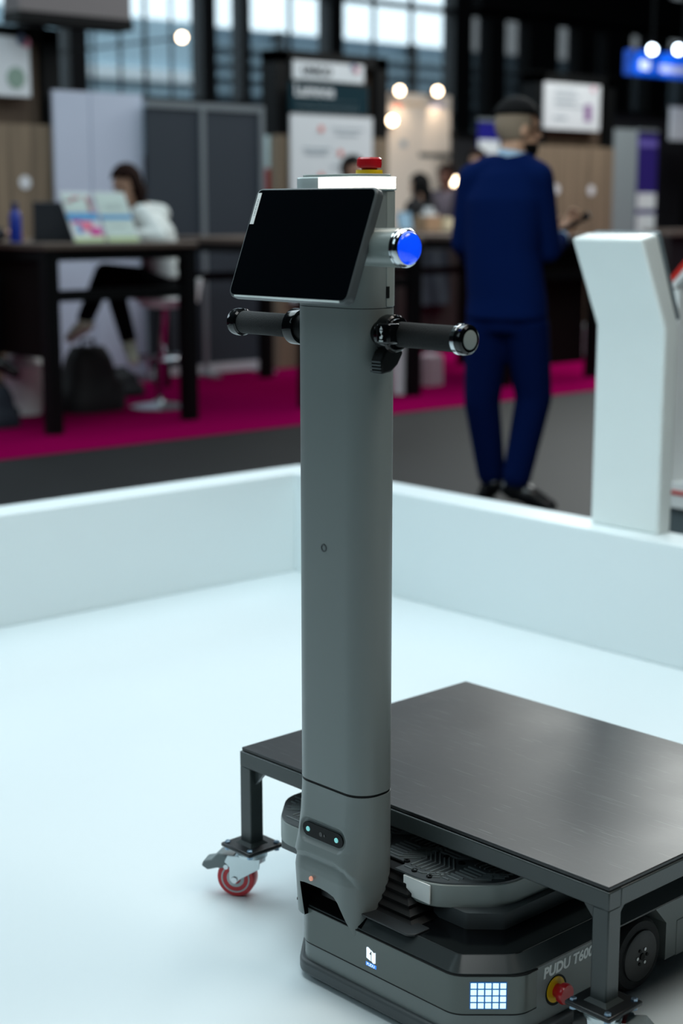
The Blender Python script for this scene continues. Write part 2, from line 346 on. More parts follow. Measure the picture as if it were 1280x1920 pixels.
# column
CX = -.119
sec = rrect(CX, .045, .085, .045, .040, 12)
MB().prism(sec, .3600, 1.150).build('column', M_GREY, robot)
MB().prism(offs(sec, -.0012), .355, .3605).build('column_seam', M_BLACK, robot)
MB().prism(offs(sec, -.001), 1.1495, 1.1515).build('head_seam', M_DGREY, robot)
MB().prism(sec, 1.1512, 1.330).build('head', M_GREY, robot)
rear = [p for p in offs(sec, .0012) if p[1] > .046]
MB().prism(rear, 1.1525, 1.329).build('head_back_cover', M_GREY2, robot, bevel=.001)
MB().lathe([(.0066, 0), (.0066, .0015), (.0045, .0015), (.0042, .0004), (.0005, .0004)], (rY(607, 1027, 0).x, .0005, .764), (0, -1, 0), 20).build('screw', M_DGREY, robot)
MB().box(-.0345, -.0325, .050, .056, 1.166, 1.184).build('side_latch', M_BLACK, robot)
# lit collar on top of the head
lipo = offs(sec, .0035)
M_GLOW = mat('light_ring_warm_white', '#fff4e2', .3, emit=4.2, ecol='#fff0dc')
MB().prism(lipo, 1.330, 1.3505).build('light_collar', mat('collar_frosted', '#c8d4d4', .3), robot, bevel=.002)
arc = [p for p in densify(offs(sec, .0046), .004) if (p[1] < .07 and p[0] > CX - .010)]
arc.sort(key=lambda p: math.atan2(p[1] - .045, p[0] - CX))
arcin = [(CX + (x - CX) * .9, .045 + (y - .045) * .9) for x, y in arc]
mb = MB()
mb.loft([[Vector((*arcin[i], 1.3325)), Vector((*arc[i], 1.3325)), Vector((*arc[i], 1.3495)), Vector((*arcin[i], 1.3495))] for i in range(len(arc))])
mb.build('light_ring', M_GLOW, robot)
MB().prism(offs(sec, -.006), 1.3505, 1.3545).build('top_cap', M_GREY2, robot, bevel=.001)
tx_ = rY(692, 322, .045).x
est = MB().lathe([(.021, 0), (.0205, .006), (.012, .006)], (tx_, .045, 1.3545), (0, 0, 1)).build('stop_button_base', M_YEL, robot)
MB().lathe([(.012, 0), (.0125, .004), (.0185, .005), (.0195, .010), (.0190, .018), (.0165, .0205), (.001, .021)], (tx_, .045, 1.3590), (0, 0, 1)).build('red_button', M_RED, est)
# nose of the column: height field with camera recess, arched ridge and black cavity
def zp(x, y): return (530 + x * .1797, 1520 + y * .1797)
def xz(pts, ly): return [(q.x, q.z) for q in (rY(*zp(*p), ly) for p in pts)]
ridge = xz([(85, 412), (200, 430), (380, 508), (500, 560), (600, 632), (680, 745), (750, 920), (820, 1120), (880, 1270), (905, 1310)], -.022)
ridge = [(-.5, ridge[0][1])] + ridge + [(ridge[-1][0] + .002, .0), (-.5, .0)]
ridge.reverse()
cavity = xz([(205, 722), (250, 730), (330, 762), (420, 800), (490, 840), (555, 892), (600, 960), (640, 1060), (705, 1255), (740, 1400), (260, 1300), (246, 1150), (226, 960)], -.008)
dens = densify(rrect(CX, .045, .085, .045, .040, 16), .0016)
M_CAV = mat('cavity_black', '#030405', .9, spec=.05)
def dprof(z):
    T = ((.12, .026), (.205, .026), (.215, .0235), (.235, .016), (.26, .009), (.30, .003), (.345, 0), (.5, 0))
    for (a, da), (b, db) in zip(T, T[1:]):
        if z <= b: t = (z - a) / (b - a); return da + (db - da) * max(0, t)
    return 0
def sm(a, b, x): t = max(0, min(1, (x - a) / (b - a))); return t * t * (3 - 2 * t)
zs = [.120 + .0018 * k for k in range(132)]; zs = [z for z in zs if z < .355] + [.3555]
rings = []; CZ = .2745; CXW = -.1235
for z in zs:
    rg = []
    for x, y in dens:
        w = 1 - sm(.010, .055, y); d = dprof(z) * w; px_, py_ = x, y
        if y < .06:
            s_ = sdist((x, z), ridge)
            if s_ > 0: d -= (min(s_, .010) * .85 + max(0, s_ - .010) * .07) * w; d = max(d, .0025 * w)
            dx = max(0, abs(x - CXW) - .037); q = math.hypot(dx, (z - CZ)); d -= .0055 * (1 - sm(.0165, .0215, q)) * w
        rg.append(Vector((px_, y - d, z)))
    rings.append(rg)
mb = MB().loft(rings)
foot = mb.build('column_foot', M_GREY, None, smooth=0); foot.data.materials.append(M_CAV)
cut = MB().loft([[Vector((x, y, z)) for x, z in cavity] for y in (-.08, .031)]).build('cavity_cutter', M_CAV, None, smooth=0)
bo = foot.modifiers.new('cut', 'BOOLEAN'); bo.operation = 'DIFFERENCE'; bo.solver = 'EXACT'; bo.object = cut; bo.material_mode = 'TRANSFER'
baked(foot); bpy.data.objects.remove(cut, do_unlink=True); foot.parent = robot
foot.data.polygons.foreach_set('use_smooth', [True] * len(foot.data.polygons)); foot.data.set_sharp_from_angle(angle=math.radians(32))
MB().loft([[Vector((x, .0008, .1366)), Vector((x, .022, .1585)), Vector((x, .034, .1585)), Vector((x, .034, .14)), Vector((x, .0008, .133))] for x in (-.195, -.035)]).build('cavity_floor', M_CAV, robot)
# lidar block inside the cavity
MB().box(-.150, -.085, .016, .030, .135, .172).build('lidar_window', mat('lidar_glass', '#0d1113', .3, spec=.3), robot, bevel=.002)
camw = MB().loft([[Vector((CXW + sx * .037 + .0125 * math.cos(a), -.0022 - k * .002, CZ + .0125 * math.sin(a))) for sx, a in [(1, math.radians(-90 + 180 * i / 12)) for i in range(13)] + [(-1, math.radians(90 + 180 * i / 12)) for i in range(13)]] for k in (0, 1)]).build('camera_window', mat('camera_glass', '#020304', .1, spec=.15), robot)
M_LENS = mat('lens_teal', '#7fd0cf', .15, emit=.5, ecol='#7fd0cf')
for lx in (CXW - .036, CXW + .034): MB().lathe([(.0045, 0), (.0042, .0012), (.0005, .0014)], (lx, -.0042, CZ), (0, -1, 0), 18).build('camera_lens', M_LENS, camw)
for lx, r in ((CXW - .004, .0042), (CXW + .005, .0022)): MB().lathe([(r, 0), (r * .95, .0008), (.0005, .0008)], (lx, -.0042, CZ - .001), (0, -1, 0), 16).build('infrared_sensor', mat('sensor_grey', '#2c2a2a', .3), camw)
q = rY(590.7, 1644.5, -.010)
MB().lathe([(.0042, 0), (.0040, .0022), (.0005, .0026)], (q.x, -.0185, q.z), (0, -1, .1), 18).build('status_light', mat('status_orange', '#e0a890', .4, emit=.35, ecol='#ff9a7a'), robot)
# deck tab, bellows, pedestal, lift platform
q = rZ(735, 1757, .157)
MB().prism(roundpoly([(CX + .02, .006), (q.x + .012, .006), (q.x + .022, .016), (q.x + .022, .05), (CX + .02, .05)], .004), .155, .159).build('deck_tab', mat('tab_black', '#1a1e20', .4), robot, bevel=.001)
fy0b = rZ(800, 1653, .225).y + .010; q = rZ(757, 1750, .157); bl = MB(); rr = []
for k in range(11):
    d = 0 if k % 2 == 0 else -.006; ln = k / 10 * (fy0b - .034); rr.append([Vector((x, y, .1565 + k * .0062)) for x, y in offs([(CX + .03, .03 + ln), (q.x - .004 - 1.4 * ln, .03 + ln), (q.x - .004 - 1.4 * ln, .16), (CX + .03, .16)], d)])
bl.loft(rr).build('bellows', mat('bellows_rubber', '#0a0b0c', .5, spec=.3), robot, smooth=0)
a, b = rZ(873, 1742, .1565), rZ(946, 1743, .1565)
ped = roundpoly([(CX - .226, a.y), (a.x, a.y), (b.x, b.y), (b.x, .66), (CX - .226, .66)], .006)
MB().prism(ped, .1562, .184).build('lift_pedestal', M_DGREY, robot)
PZ = .225
R_ = [rZ(720 + x * .2656, 1540 + y * .2656, PZ) for x, y in ((300, 425), (420, 450), (780, 455), (870, 430), (1000, 380))]
L_ = [rZ(340 + x * .34375, 1380 + y * .34375, PZ) for x, y in ((545, 440), (560, 370), (600, 330), (650, 308))]
fy0 = R_[0].y; xr = R_[4].x; xl = L_[3].x - .002
XP = rY(757, 1660, fy0).x
pl0 = [(xl + .075, fy0), (CX - .092, fy0), (CX - .092, .165), (CX + .092, .165), (XP, .165), (XP, fy0), (xr - .085, fy0), (xr, fy0 + .085), (xr, .60), (xr - .085, .69), (xl + .085, .69), (xl, .60), (xl, fy0 + .08)]
plat = roundpoly(pl0, [.03, 0, .01, 0, .004, .004, .04, .04, .04, .04, .04, .04, .03], 6)
pf = MB().prism(plat, .182, PZ - .003).build('lift_platform', M_GREY2, robot, bevel=.002)
platt = roundpoly(pl0[:2] + [(CX - .092, .098), (CX + .092, .098), (CX + .092, fy0)] + pl0[6:], [.03, 0, .01, .01, 0, .04, .04, .04, .04, .04, .04, .03], 6)
MB().prism(offs(platt, -.0015), PZ - .0032, PZ).build('tread_plate', mat('tread_rubber', '#3f4446', .42, bump=.1, bscale=150), pf)
tr = MB(); inn = offs(platt, -.008)
def rib(a, b, w=.0016, h=.0022):
    a, b = Vector(a), Vector(b); n = max(1, int((b - a).length / .012)); d = (b - a) / n; p = Vector((-d.y, d.x)).normalized() * w
    for k in range(n):
        s_, e_ = a + d * k, a + d * (k + 1)
        if not (inside(s_, inn) and inside(e_, inn)): continue
        rs = [[Vector((*(q_ + p * sgn), zz)) for sgn, zz in ((-1, PZ), (1, PZ), (.6, PZ + h), (-.6, PZ + h))] for q_ in (s_, e_)]; tr.loft(rs)
for i in range(-4, 9):                          # blocks of ribs in alternating directions
    for j in range(0, 7):
        x0, y0 = xl + .075 * i, fy0 - .05 + .075 * j
        for k in range(7):
            t = .0105 * k + .004
            if (i + j) % 2: rib((x0, y0 + t), (x0 + .040, y0 + t)); rib((x0 + .040, y0 + t), (x0 + .072, y0 + t + .030))
            else: rib((x0 + t, y0 + .004), (x0 + t, y0 + .040)); rib((x0 + t, y0 + .040), (x0 + t - .03, y0 + .072))
t_ = tr.build('tread_ribs', mat('tread_rib', '#6c7475', .35), pf, smooth=0); t_['kind'] = 'stuff'
for x, y in ((160, 283), (215, 350), (320, 393), (440, 255), (545, 298), (410, 180)):
    q = rZ(720 + x * .2656, 1540 + y * .2656, PZ); MB().lathe([(.0055, 0), (.0055, .0026), (.0030, .0026), (.0028, .001), (.0003, .001)], (q.x, q.y, PZ), (0, 0, 1), 14).build('bolt', M_BLACK, pf)
q0, q1 = rY(757, 1650, fy0), rY(806, 1660, fy0)
MB().box(q0.x, q1.x, fy0 - .0012, fy0 + .001, PZ - .037, PZ - .0045).build('paper_label', M_PAPER, pf)
# tablet
th = Vector((0, .065, .168)).normalized(); tn = Vector((0, -.168, .065)).normalized()
TC = Vector((-.118, -.0525, 1.250)) - tn * .008; TB = basis((1, 0, 0), th, tn, TC)
tab = MB().prism(rrect(0, 0, .1385, .0905, .013, 6), -.008, .008, TB).build('tablet', M_DGREY, robot, bevel=.003)
MB().prism(rrect(0, 0, .1345, .0865, .010, 6), .0078, .0086, TB).build('screen', M_SCREEN, tab)
MB().prism(rrect(0, -.0888, .122, .0012, .001, 2), .0015, .0088, TB).build('light_edge', mat('bright_edge', '#dfeae8', .25, .2), tab)
MB().prism([(-.1325, .030), (-.1235, .030), (-.1235, .082), (-.1325, .082)], .0086, .0090, TB).build('sticker', M_PAPER, tab)
for k in range(9): MB().box(-.1288, -.1268, .044 + k * .0032, .0455 + k * .0032 + .0007 * (k % 2), .0090, .0091, TB).build('sticker_print', mat('print_grey', '#9aa19f', .6), tab)
MB().prism(rrect(0, 0, .045, .045, .012, 5), -.030, -.006, TB).build('tablet_mount', M_DGREY, robot, bevel=.003)
MB().prism(rrect(CX + .010, 1.197, .052, .022, .008, 5), 0, .006, basis((1, 0, 0), (0, 0, 1), (0, -1, 0), (0, .001, 0))).build('mount_plate', M_GREY, robot, bevel=.002)
# button barrel
BA = Vector((0, -.012, 1.2455))
br = MB().lathe([(.0265, 0), (.0275, .02), (.0285, .22), (.0288, .262)], (CX - .080, BA.y, BA.z), (1, 0, 0), 36).build('button_barrel', mat('barrel_grey', '#7d8683', .3), robot)
bx = CX + .182
MB().lathe([(.0288, 0), (.0288, .003), (.0278, .003), (.0278, .006), (.0288, .006), (.0288, .010), (.026, .014), (.0245, .0145)], (bx - .001, BA.y, BA.z), (1, 0, 0), 36).build('chrome_ring', M_CHROME, br)
MB().lathe([(.0248, 0), (.0244, .004), (.021, .0085), (.014, .0115), (.006, .0125), (.0002, .0127)], (bx + .010, BA.y, BA.z), (1, 0, 0), 36).build('blue_button', mat('blue_lamp', '#0a50ff', .12, emit=.75, ecol='#0a45f0', coat=.6), br)
# handles
HZ, HY = 1.113, .040
MB().cyl((CX - .262, HY, HZ), (CX + .262, HY, HZ), .011).build('handlebar', M_BLACK, robot)
M_GRIP = mat('foam_grip', '#151718', .9, bump=.5, bscale=500)
for sx in (1, -1):
    def X(v): return CX + sx * v
    g = MB().lathe([(.018, 0), (.0195, .003), (.0192, .060), (.0195, .122), (.018, .125)], (X(.125), HY, HZ), (sx, 0, 0), 32).build('grip', M_GRIP, robot)
    c = MB().lathe([(.0205, 0), (.0228, .003), (.0232, .012), (.0222, .018), (.0185, .021), (.014, .021)], (X(.250), HY, HZ), (sx, 0, 0), 32).build('grip_end', M_GBLACK, g)
    MB().lathe([(.0145, 0), (.0145, .0015), (.013, .002), (.0003, .002)], (X(.2695), HY, HZ), (sx, 0, 0), 28).build('end_plug', M_GREY2 if sx > 0 else M_BLACK, g)
    MB().lathe([(.0205, -.001), (.0232, .002), (.0234, .009), (.021, .012)], (X(.2485), HY, HZ), (sx, 0, 0), 32).build('chrome_band', M_CHROME if sx > 0 else M_GBLACK, g)
    k = MB().lathe([(.0195, -.004), (.0285, -.004), (.0295, -.001), (.0295, .017), (.0270, .020), (.0245, .0205), (.0235, .023), (.0195, .023)], (X(.100), HY, HZ), (sx, 0, 0), 36).build('clamp', M_GBLACK, robot)
    MB().cyl((X(.08), HY, HZ), (X(.098), HY, HZ), .019, .024, 28).build('clamp_collar', M_BLACK, k)
lv = [(.030, -.014), (.046, -.020), (.052, -.030), (.040, -.048), (.026, -.058), (.006, -.060), (.004, -.040), (.012, -.026)]
lev = MB().loft([[Vector((x, HY - .034 + a_, HZ + b_)) for a_, b_ in lv] for x in (CX + .092, CX + .116)]).build('throttle_lever', M_BLACK, robot, bevel=.003)
for k in range(4): MB().box(CX + .092, CX + .114, HY - .0305, HY - .0275, HZ - .058 + k * .005, HZ - .0555 + k * .005).build('lever_rib', M_DGREY, lev)
q0, q1 = rY(704, 606, .004), rY(728, 648, .004)
sb = MB().box(q0.x, q1.x, .004, .030, q1.z + .001, q0.z).build('switch_box', M_GBLACK, robot, bevel=.004, seg=3)
xm = (q0.x + q1.x) / 2 - .0015; zt, zb_ = q0.z - .010, q1.z + .011
M_ICON = mat('icon_white', '#eef4f4', .5)
def icon(pts): return MB().loft([[Vector((xm + a_, .0036 - k * .0004, b_)) for a_, b_ in pts] for k in (0, 1)]).build('switch_icon', M_ICON, sb)
icon([(-.0032, zt + .0008), (.0032, zt + .0008), (0, zt + .0062)]); icon([(-.0032, zt - .0008), (0, zt - .0062), (.0032, zt - .0008)])
icon([(-.004, zb_ - .006), (.004, zb_ - .006), (.004, zb_ - .004), (-.004, zb_ - .004)]); icon([(-.003, zb_ - .002), (.002, zb_ - .002), (.0035, zb_ + .003), (.001, zb_ + .005), (-.001, zb_ + .001), (-.003, zb_ + .002)])
# ================================================================== CART OVER THE ROBOT
A = rl(onZ(447, 1401, .30)); Bc = rl(onZ(1144.5, 1666, .30)); Cc = rl(onZ(869.6, 1276.6, .30))
tx0, tx1, ty0, ty1 = A.x, Bc.x, (A.y + Bc.y) / 2, Cc.y + .005
org = R0 + Vector(((tx0 + tx1) / 2, (ty0 + ty1) / 2, 0)); wx, wy = (tx1 - tx0) / 2, (ty1 - ty0) / 2
cart = thing('cart_table', 'low black steel cart with scratched flat top straddling the robot base', 'cart', RZ @ org, ROB)
def topmat():
    m = mat('cart_top_black', '#0f1012', .40, var=.35, scale=5, bump=.05, bscale=60, spec=.5); nt = m.node_tree; b = nt.nodes['Principled BSDF']
    tc = nt.nodes.new('ShaderNodeTexCoord'); prev = None
    for k, (rz_, sc) in enumerate(((.5, (2, 90, 1)), (-.35, (1.5, 120, 1)), (1.3, (3, 70, 1)))):
        mp = nt.nodes.new('ShaderNodeMapping'); mp.inputs['Rotation'].default_value = (0, 0, rz_); mp.inputs['Scale'].default_value = sc
        n = nt.nodes.new('ShaderNodeTexNoise'); n.inputs['Scale'].default_value = 4.0; n.inputs['Detail'].default_value = 1.5
        r = nt.nodes.new('ShaderNodeValToRGB'); r.color_ramp.elements[0].position = .70; r.color_ramp.elements[1].position = .74
        nt.links.new(tc.outputs['Object'], mp.inputs[0]); nt.links.new(mp.outputs[0], n.inputs['Vector']); nt.links.new(n.outputs['Fac'], r.inputs[0])
        if prev is None: prev = r.outputs[0]
        else:
            ad = nt.nodes.new('ShaderNodeMath'); ad.operation = 'MAXIMUM'; nt.links.new(prev, ad.inputs[0]); nt.links.new(r.outputs[0], ad.inputs[1]); prev = ad.outputs[0]
    src = b.inputs['Base Color'].links[0].from_socket; mx = nt.nodes.new('ShaderNodeMix'); mx.data_type = 'RGBA'; mx.inputs[7].default_value = (.06, .065, .065, 1)
    nt.links.new(prev, mx.inputs[0]); nt.links.new(src, mx.inputs[6]); nt.links.new(mx.outputs[2], b.inputs['Base Color'])
    n3 = nt.nodes.new('ShaderNodeTexNoise'); n3.inputs['Scale'].default_value = 3.5; n3.inputs['Detail'].default_value = 7; mr = nt.nodes.new('ShaderNodeMapRange'); mr.inputs[3].default_value = .28; mr.inputs[4].default_value = .44
    nt.links.new(tc.outputs['Object'], n3.inputs['Vector']); nt.links.new(n3.outputs['Fac'], mr.inputs[0]); nt.links.new(mr.outputs[0], b.inputs['Roughness'])
    return m
MB().box(-wx + .003, wx - .003, -wy + .003, wy - .003, .2935, .300).build('table_top', topmat(), cart, bevel=.0012)
MB().box(-wx + .006, wx - .006, -wy + .006, wy - .006, .2915, .2937).build('shadow_gap', M_BLACK, cart)
RT = .030
for y0 in (-wy, wy - RT): MB().box(-wx, wx, y0, y0 + RT, .2625, .2925).build('rail', M_STEELBLK, cart, bevel=.002)
for x0 in (-wx, wx - RT): MB().box(x0, x0 + RT, -wy + RT, wy - RT, .2625, .2925).build('rail', M_STEELBLK, cart, bevel=.002)
LW = .031; PLZ = .108
def caster(leg, cx, cy, yaw, detail=True):
    T = Matrix.Translation((cx, cy, 0)) @ Matrix.Rotation(yaw, 4, 'Z')   # local +x points the way the wheel trails
    def P(*p): return T @ Vector(p)
    ca = MB().box(-.036, .036, -.036, .036, PLZ - .0115, PLZ - .0075, Matrix.Translation((cx, cy, 0))).build('caster', M_ZINC, leg)
    ca_b = MB()
    ca_b.lathe([(.030, 0), (.030, .006), (.026, .009), (.026, .013)], P(0, 0, PLZ - .0245), (0, 0, 1), 32)
    ca_b.build('swivel_race', M_ZINC, ca)
    # fork: bridge, two cheek plates
    fk = MB(); zt = PLZ - .022; tr_, ax = .030, .0375
    fk.box(-.022, .030, -.021, .021, zt - .004, zt, T)
    ck = [(-.022, zt), (.044, zt - .001), (.050, zt - .014), (.044, zt - .020), (.040, zt - .024), (.040, ax + .012), (tr_ + .010, ax - .002), (tr_, ax - .009), (tr_ - .012, ax + .002), (-.020, zt - .022)]
    for s_ in (-1, 1):
        ys_ = (.0185, .0215); fk.loft([[P(x, s_ * y, z) for x, z in ck] for y in ys_])
    fk.build('fork', M_ZINC, ca, bevel=.0008)
    w = MB().lathe([(.026, -.0145), (.0355, -.0145), (.0375, -.011), (.0375, .011), (.0355, .0145), (.026, .0145)], P(tr_, 0, ax), T.to_3x3() @ Vector((0, 1, 0)), 40).build('tyre', M_REDPU, ca)
    for s_ in (-1, 1):
        MB().lathe([(.0285, 0), (.0285, .0150), (.026, .0155), (.0245, .012), (.019, .0115), (.0175, .0145), (.011, .0150), (.010, .012), (.001, .012)], P(tr_, 0, ax), T.to_3x3() @ Vector((0, s_, 0)), 32).build('wheel_hub', mat('hub_grey', '#b9c4c6', .45), w)
    MB().cyl(P(tr_, -.0245, ax), P(tr_, .0245, ax), .0065, n=8).build('axle_nut', M_CHROME, ca)
    bk = [(.034, zt - .006), (.046, zt - .002), (.064, zt + .001), (.078, zt - .014), (.094, zt - .018), (.098, zt - .028), (.086, zt - .036), (.066, zt - .030), (.050, zt - .030)]
    MB().loft([[P(x, y, z) for x, z in bk] for y in (-.0175, .0175)]).build('brake_pedal', mat('pedal_grey', '#6f7a7c', .5), ca, bevel=.003, seg=3)
    MB().cyl(P(.047, -.022, zt - .024), P(.047, .022, zt - .024), .005, n=10).build('brake_pin', M_CHROME, ca)
    return ca
def leg(sx, sy, yaw):
    cx, cy = sx * (wx - LW / 2), sy * (wy - LW / 2)
    l = MB().box(cx - LW / 2, cx + LW / 2, cy - LW / 2, cy + LW / 2, PLZ - .001, .264).build('leg', M_STEELBLK, cart, bevel=.0022)
    MB().box(cx - .043, cx + .043, cy - .043, cy + .043, PLZ - .008, PLZ).build('foot_plate', mat('plate_black', '#16191b', .4), l, bevel=.003)
    MB().loft([[Vector((cx + a_ * d, cy + b_ * d, z)) for a_, b_ in ((-1, -1), (1, -1), (1, 1), (-1, 1))] for d, z in ((.022, PLZ), (.0155, PLZ + .006))]).build('weld', M_STEELBLK, l)
    for a_ in (-1, 1):
        for b_ in (-1, 1): MB().lathe([(.0058, -.014), (.0058, .003), (.004, .0045), (.0005, .0045)], (cx + a_ * .033, cy + b_ * .033, PLZ), (0, 0, 1), 6).build('bolt', mat('bolt_zinc_blue', '#8fa8bd', .3, .9), l)
    g = .030; x1, y1 = cx - sx * LW / 2, cy - sy * LW / 2
    MB().loft([[Vector((x1, yy, .2625)), Vector((x1 - sx * g, yy, .2625)), Vector((x1, yy, .2625 - g * 1.1))] for yy in (cy - .004, cy + .004)]).build('gusset', M_STEELBLK, l)
    MB().loft([[Vector((xx, y1, .2625)), Vector((xx, y1 - sy * g, .2625)), Vector((xx, y1, .2625 - g * 1.1))] for xx in (cx - .004, cx + .004)]).build('gusset', M_STEELBLK, l)
    caster(l, cx, cy, yaw); return l
leg(-1, -1, math.radians(-133 - 14)); leg(1, -1, math.radians(28)); leg(-1, 1, math.radians(200)); leg(1, 1, math.radians(20))
# ================================================================== STANDS BEHIND THE AISLE
SX = -10.2
WOODL = woodmat('stand_wood_light', '#6b5e4e', '#94826b'); WOODD = woodmat('stand_wood_dark', '#4a3d33', '#655444')
M_ALU = mat('aluminium', '#a9b3b8', .35, .6); M_PANELG = mat('partition_grey', '#2a333c', .8, var=.05, scale=20)
M_WPANEL = mat('white_panel', '#c3ccdd', .6, var=.02); M_TEAL = mat('teal_print', '#052c36', .7, spec=.15); M_POSTER = mat('poster_white', '#dfe4e6', .5); M_CORAL = mat('coral_print', '#e0604c', .5)
M_GTXT = mat('grey_print', '#9aa6ad', .6); M_DTXT = mat('dark_print', '#3a4043', .6); M_LTXT = mat('light_print', '#cfe0e2', .6); M_WCARD = mat('white_disc', '#e6e8ea', .4)
def yz(px, py, X=SX): q = onX(px, py, X); return q.y, q.z
def flat(X, px0, py0, px1, py1, t=.02):        # box on a plane X=const facing the aisle, from two photo corners
    y0, z1 = yz(px0, py0, X); y1, z0 = yz(px1, py1, X); return MB().box(X - t, X, y0, y1, z0, z1)
def module(pl, pr, label):
    y0, y1 = yz(pl, 250)[0], yz(pr, 250)[0]
    m = thing('exhibition_stand_wall', label, 'stand wall', (SX, (y0 + y1) / 2, 0)); hw = (y1 - y0) / 2
    n = max(2, round(2 * hw / .36)); w = 2 * hw / n
    for k in range(n): MB().box(-.06, .04, -hw + k * w + .002, -hw + (k + 1) * w - .002, 0, 1.905).build('wood_board', WOODL, m)
    for k in range(n): MB().box(-.10, -.04, -hw + .1 + k * (2 * hw - .2) / n, -hw + .1 + (k + 1) * (2 * hw - .2) / n - .003, 1.90, 2.50).build('upper_board', WOODD, m)
    for sy in (-1, 1): MB().box(-.16, .03, sy * hw - (.14 if sy > 0 else 0), sy * hw + (0 if sy > 0 else .14), 1.906, 2.57).build('frame_post', M_BLACK, m)
    MB().box(-.16, .03, -hw, hw, 2.48, 2.58).build('frame_beam', M_BLACK, m)
    return m
module(-95, 112, 'wooden stand wall with a black post next to the white partition panels')
module(514, 722, 'wooden stand wall with a black frame behind the teal headed poster')
module(1000, 1146, 'wooden stand wall with a white notice behind the man in the navy suit')
# posters and notices on them
p = thing('wall_poster', 'white poster with a green disc on the wooden wall over the bar table', 'poster', onX(0, 182, SX + .045))
def rel(o, b): b.parent = o; b.location = -o.location; return b
rel(p, flat(SX + .055, -60, 62, 58, 182).build('sheet', M_POSTER))
def disc(px, py, rpx, X): q = onX(px, py, X); rr = rpx * (q.x * -1 / .744) / F * .95; return MB().cyl(q, q + Vector((.003, 0, 0)), rr, n=24)
rel(p, disc(30, 146, 17, SX + .056).build('green_disc', mat('sage_print', '#8aa394', .6))); rel(p, disc(40, 74, 9, SX + .056).build('blue_mark', mat('slate_print', '#6f7f9c', .6))); rel(p, disc(48, 80, 8, SX + .056).build('pink_mark', mat('pink_print', '#d98aa0', .6)))
for px, py, lab in ((47, 342, 'small round white disc fixed to the wooden wall over the bar table'), (1108, 357, 'small round white disc on the wooden wall under the notice'), (1042, 355, 'small round white disc on the wooden wall beside the navy suit')):
    tag(disc(px, py, 11, SX + .042).build('wall_disc', M_WCARD), lab, 'wall disc')
p = thing('header_sign', 'white header sign with dark lettering above the teal headed poster', 'sign', onX(615, 155, SX + .04))
rel(p, flat(SX + .045, 550, 112, 682, 157).build('sign_board', M_POSTER))
def wtext(body, px, py, X, size, m, par, bold=0.0):
    q = onX(px, py, X); o = text('lettering', body, size, m, par, basis((0, 1, 0), (0, 0, 1), (1, 0, 0), q - par.location), .001, bold=bold); return o
wtext('UNICO', 566, 139, SX + .047, .10, M_DTXT, p, .004)
rel(p, disc(668, 132, 6, SX + .047).build('red_mark', mat('rose_print', '#c97082', .6))); rel(p, disc(662, 126, 6, SX + .0465).build('blue_mark', MATS['slate_print']))
p = thing('poster_banner', 'tall poster with teal heading and coral dots on the wooden stand wall', 'poster', onX(620, 500, SX + .06))
PX = SX + .09
rel(p, flat(PX, 543, 152, 690, 217).build('teal_heading', M_TEAL)); rel(p, flat(PX - .002, 545, 213, 697, 560).build('poster_field', M_POSTER))
wtext('Lumnos', 552, 178, PX + .002, .135, M_POSTER, p, .004)
for k, (a, b, y) in enumerate(((553, 672, 186), (556, 672, 200))): rel(p, flat(PX + .002, a, y, b, y + 7, .003).build('printed_line', M_LTXT))
for a, b, y in ((622, 682, 240), (630, 672, 250), (568, 620, 277), (572, 612, 285), (622, 680, 310), (570, 625, 335)): rel(p, flat(PX + .001, a, y, b, y + 5, .003).build('printed_line', M_GTXT))
for a, y in ((602, 242), (638, 287), (602, 330)): rel(p, disc(a, y, 6, PX).build('coral_dot', M_CORAL))
p = thing('wall_notice', 'white notice with grey text and a purple figure on the wooden wall', 'notice', onX(1072, 246, SX + .04))
NX = SX + .045
rel(p, flat(NX, 1021, 153, 1123, 246).build('sheet', M_POSTER))
for a, b, y in ((1040, 1080, 168), (1040, 1085, 178), (1040, 1078, 188), (1040, 1100, 197), (1038, 1062, 218)): rel(p, flat(NX + .002, a, y, b, y + 6, .003).build('printed_line', M_GTXT))
rel(p, flat(NX + .002, 1096, 196, 1108, 228, .003).build('purple_figure', mat('purple_print', '#8a5f96', .6))); rel(p, disc(1112, 168, 6, NX).build('pink_mark', MATS['pink_print']))
# overhead sign box on the black posts
q0, q1 = onX(36, 2, -10.0), onX(246, 58, -10.0)
sg = thing('overhead_sign', 'grey fascia box with black underside on top of the wooden stand wall', 'sign', (-10.0, (q0.y + q1.y) / 2, q1.z)); hw = (q1.y - q0.y) / 2
MB().box(-.22, 0, -hw, hw, .07, .55).build('fascia', mat('fascia_taupe', '#77706f', .6), sg); MB().box(-.22, .01, -hw - .01, hw + .01, 0, .075).build('black_base', M_BLACK, sg)
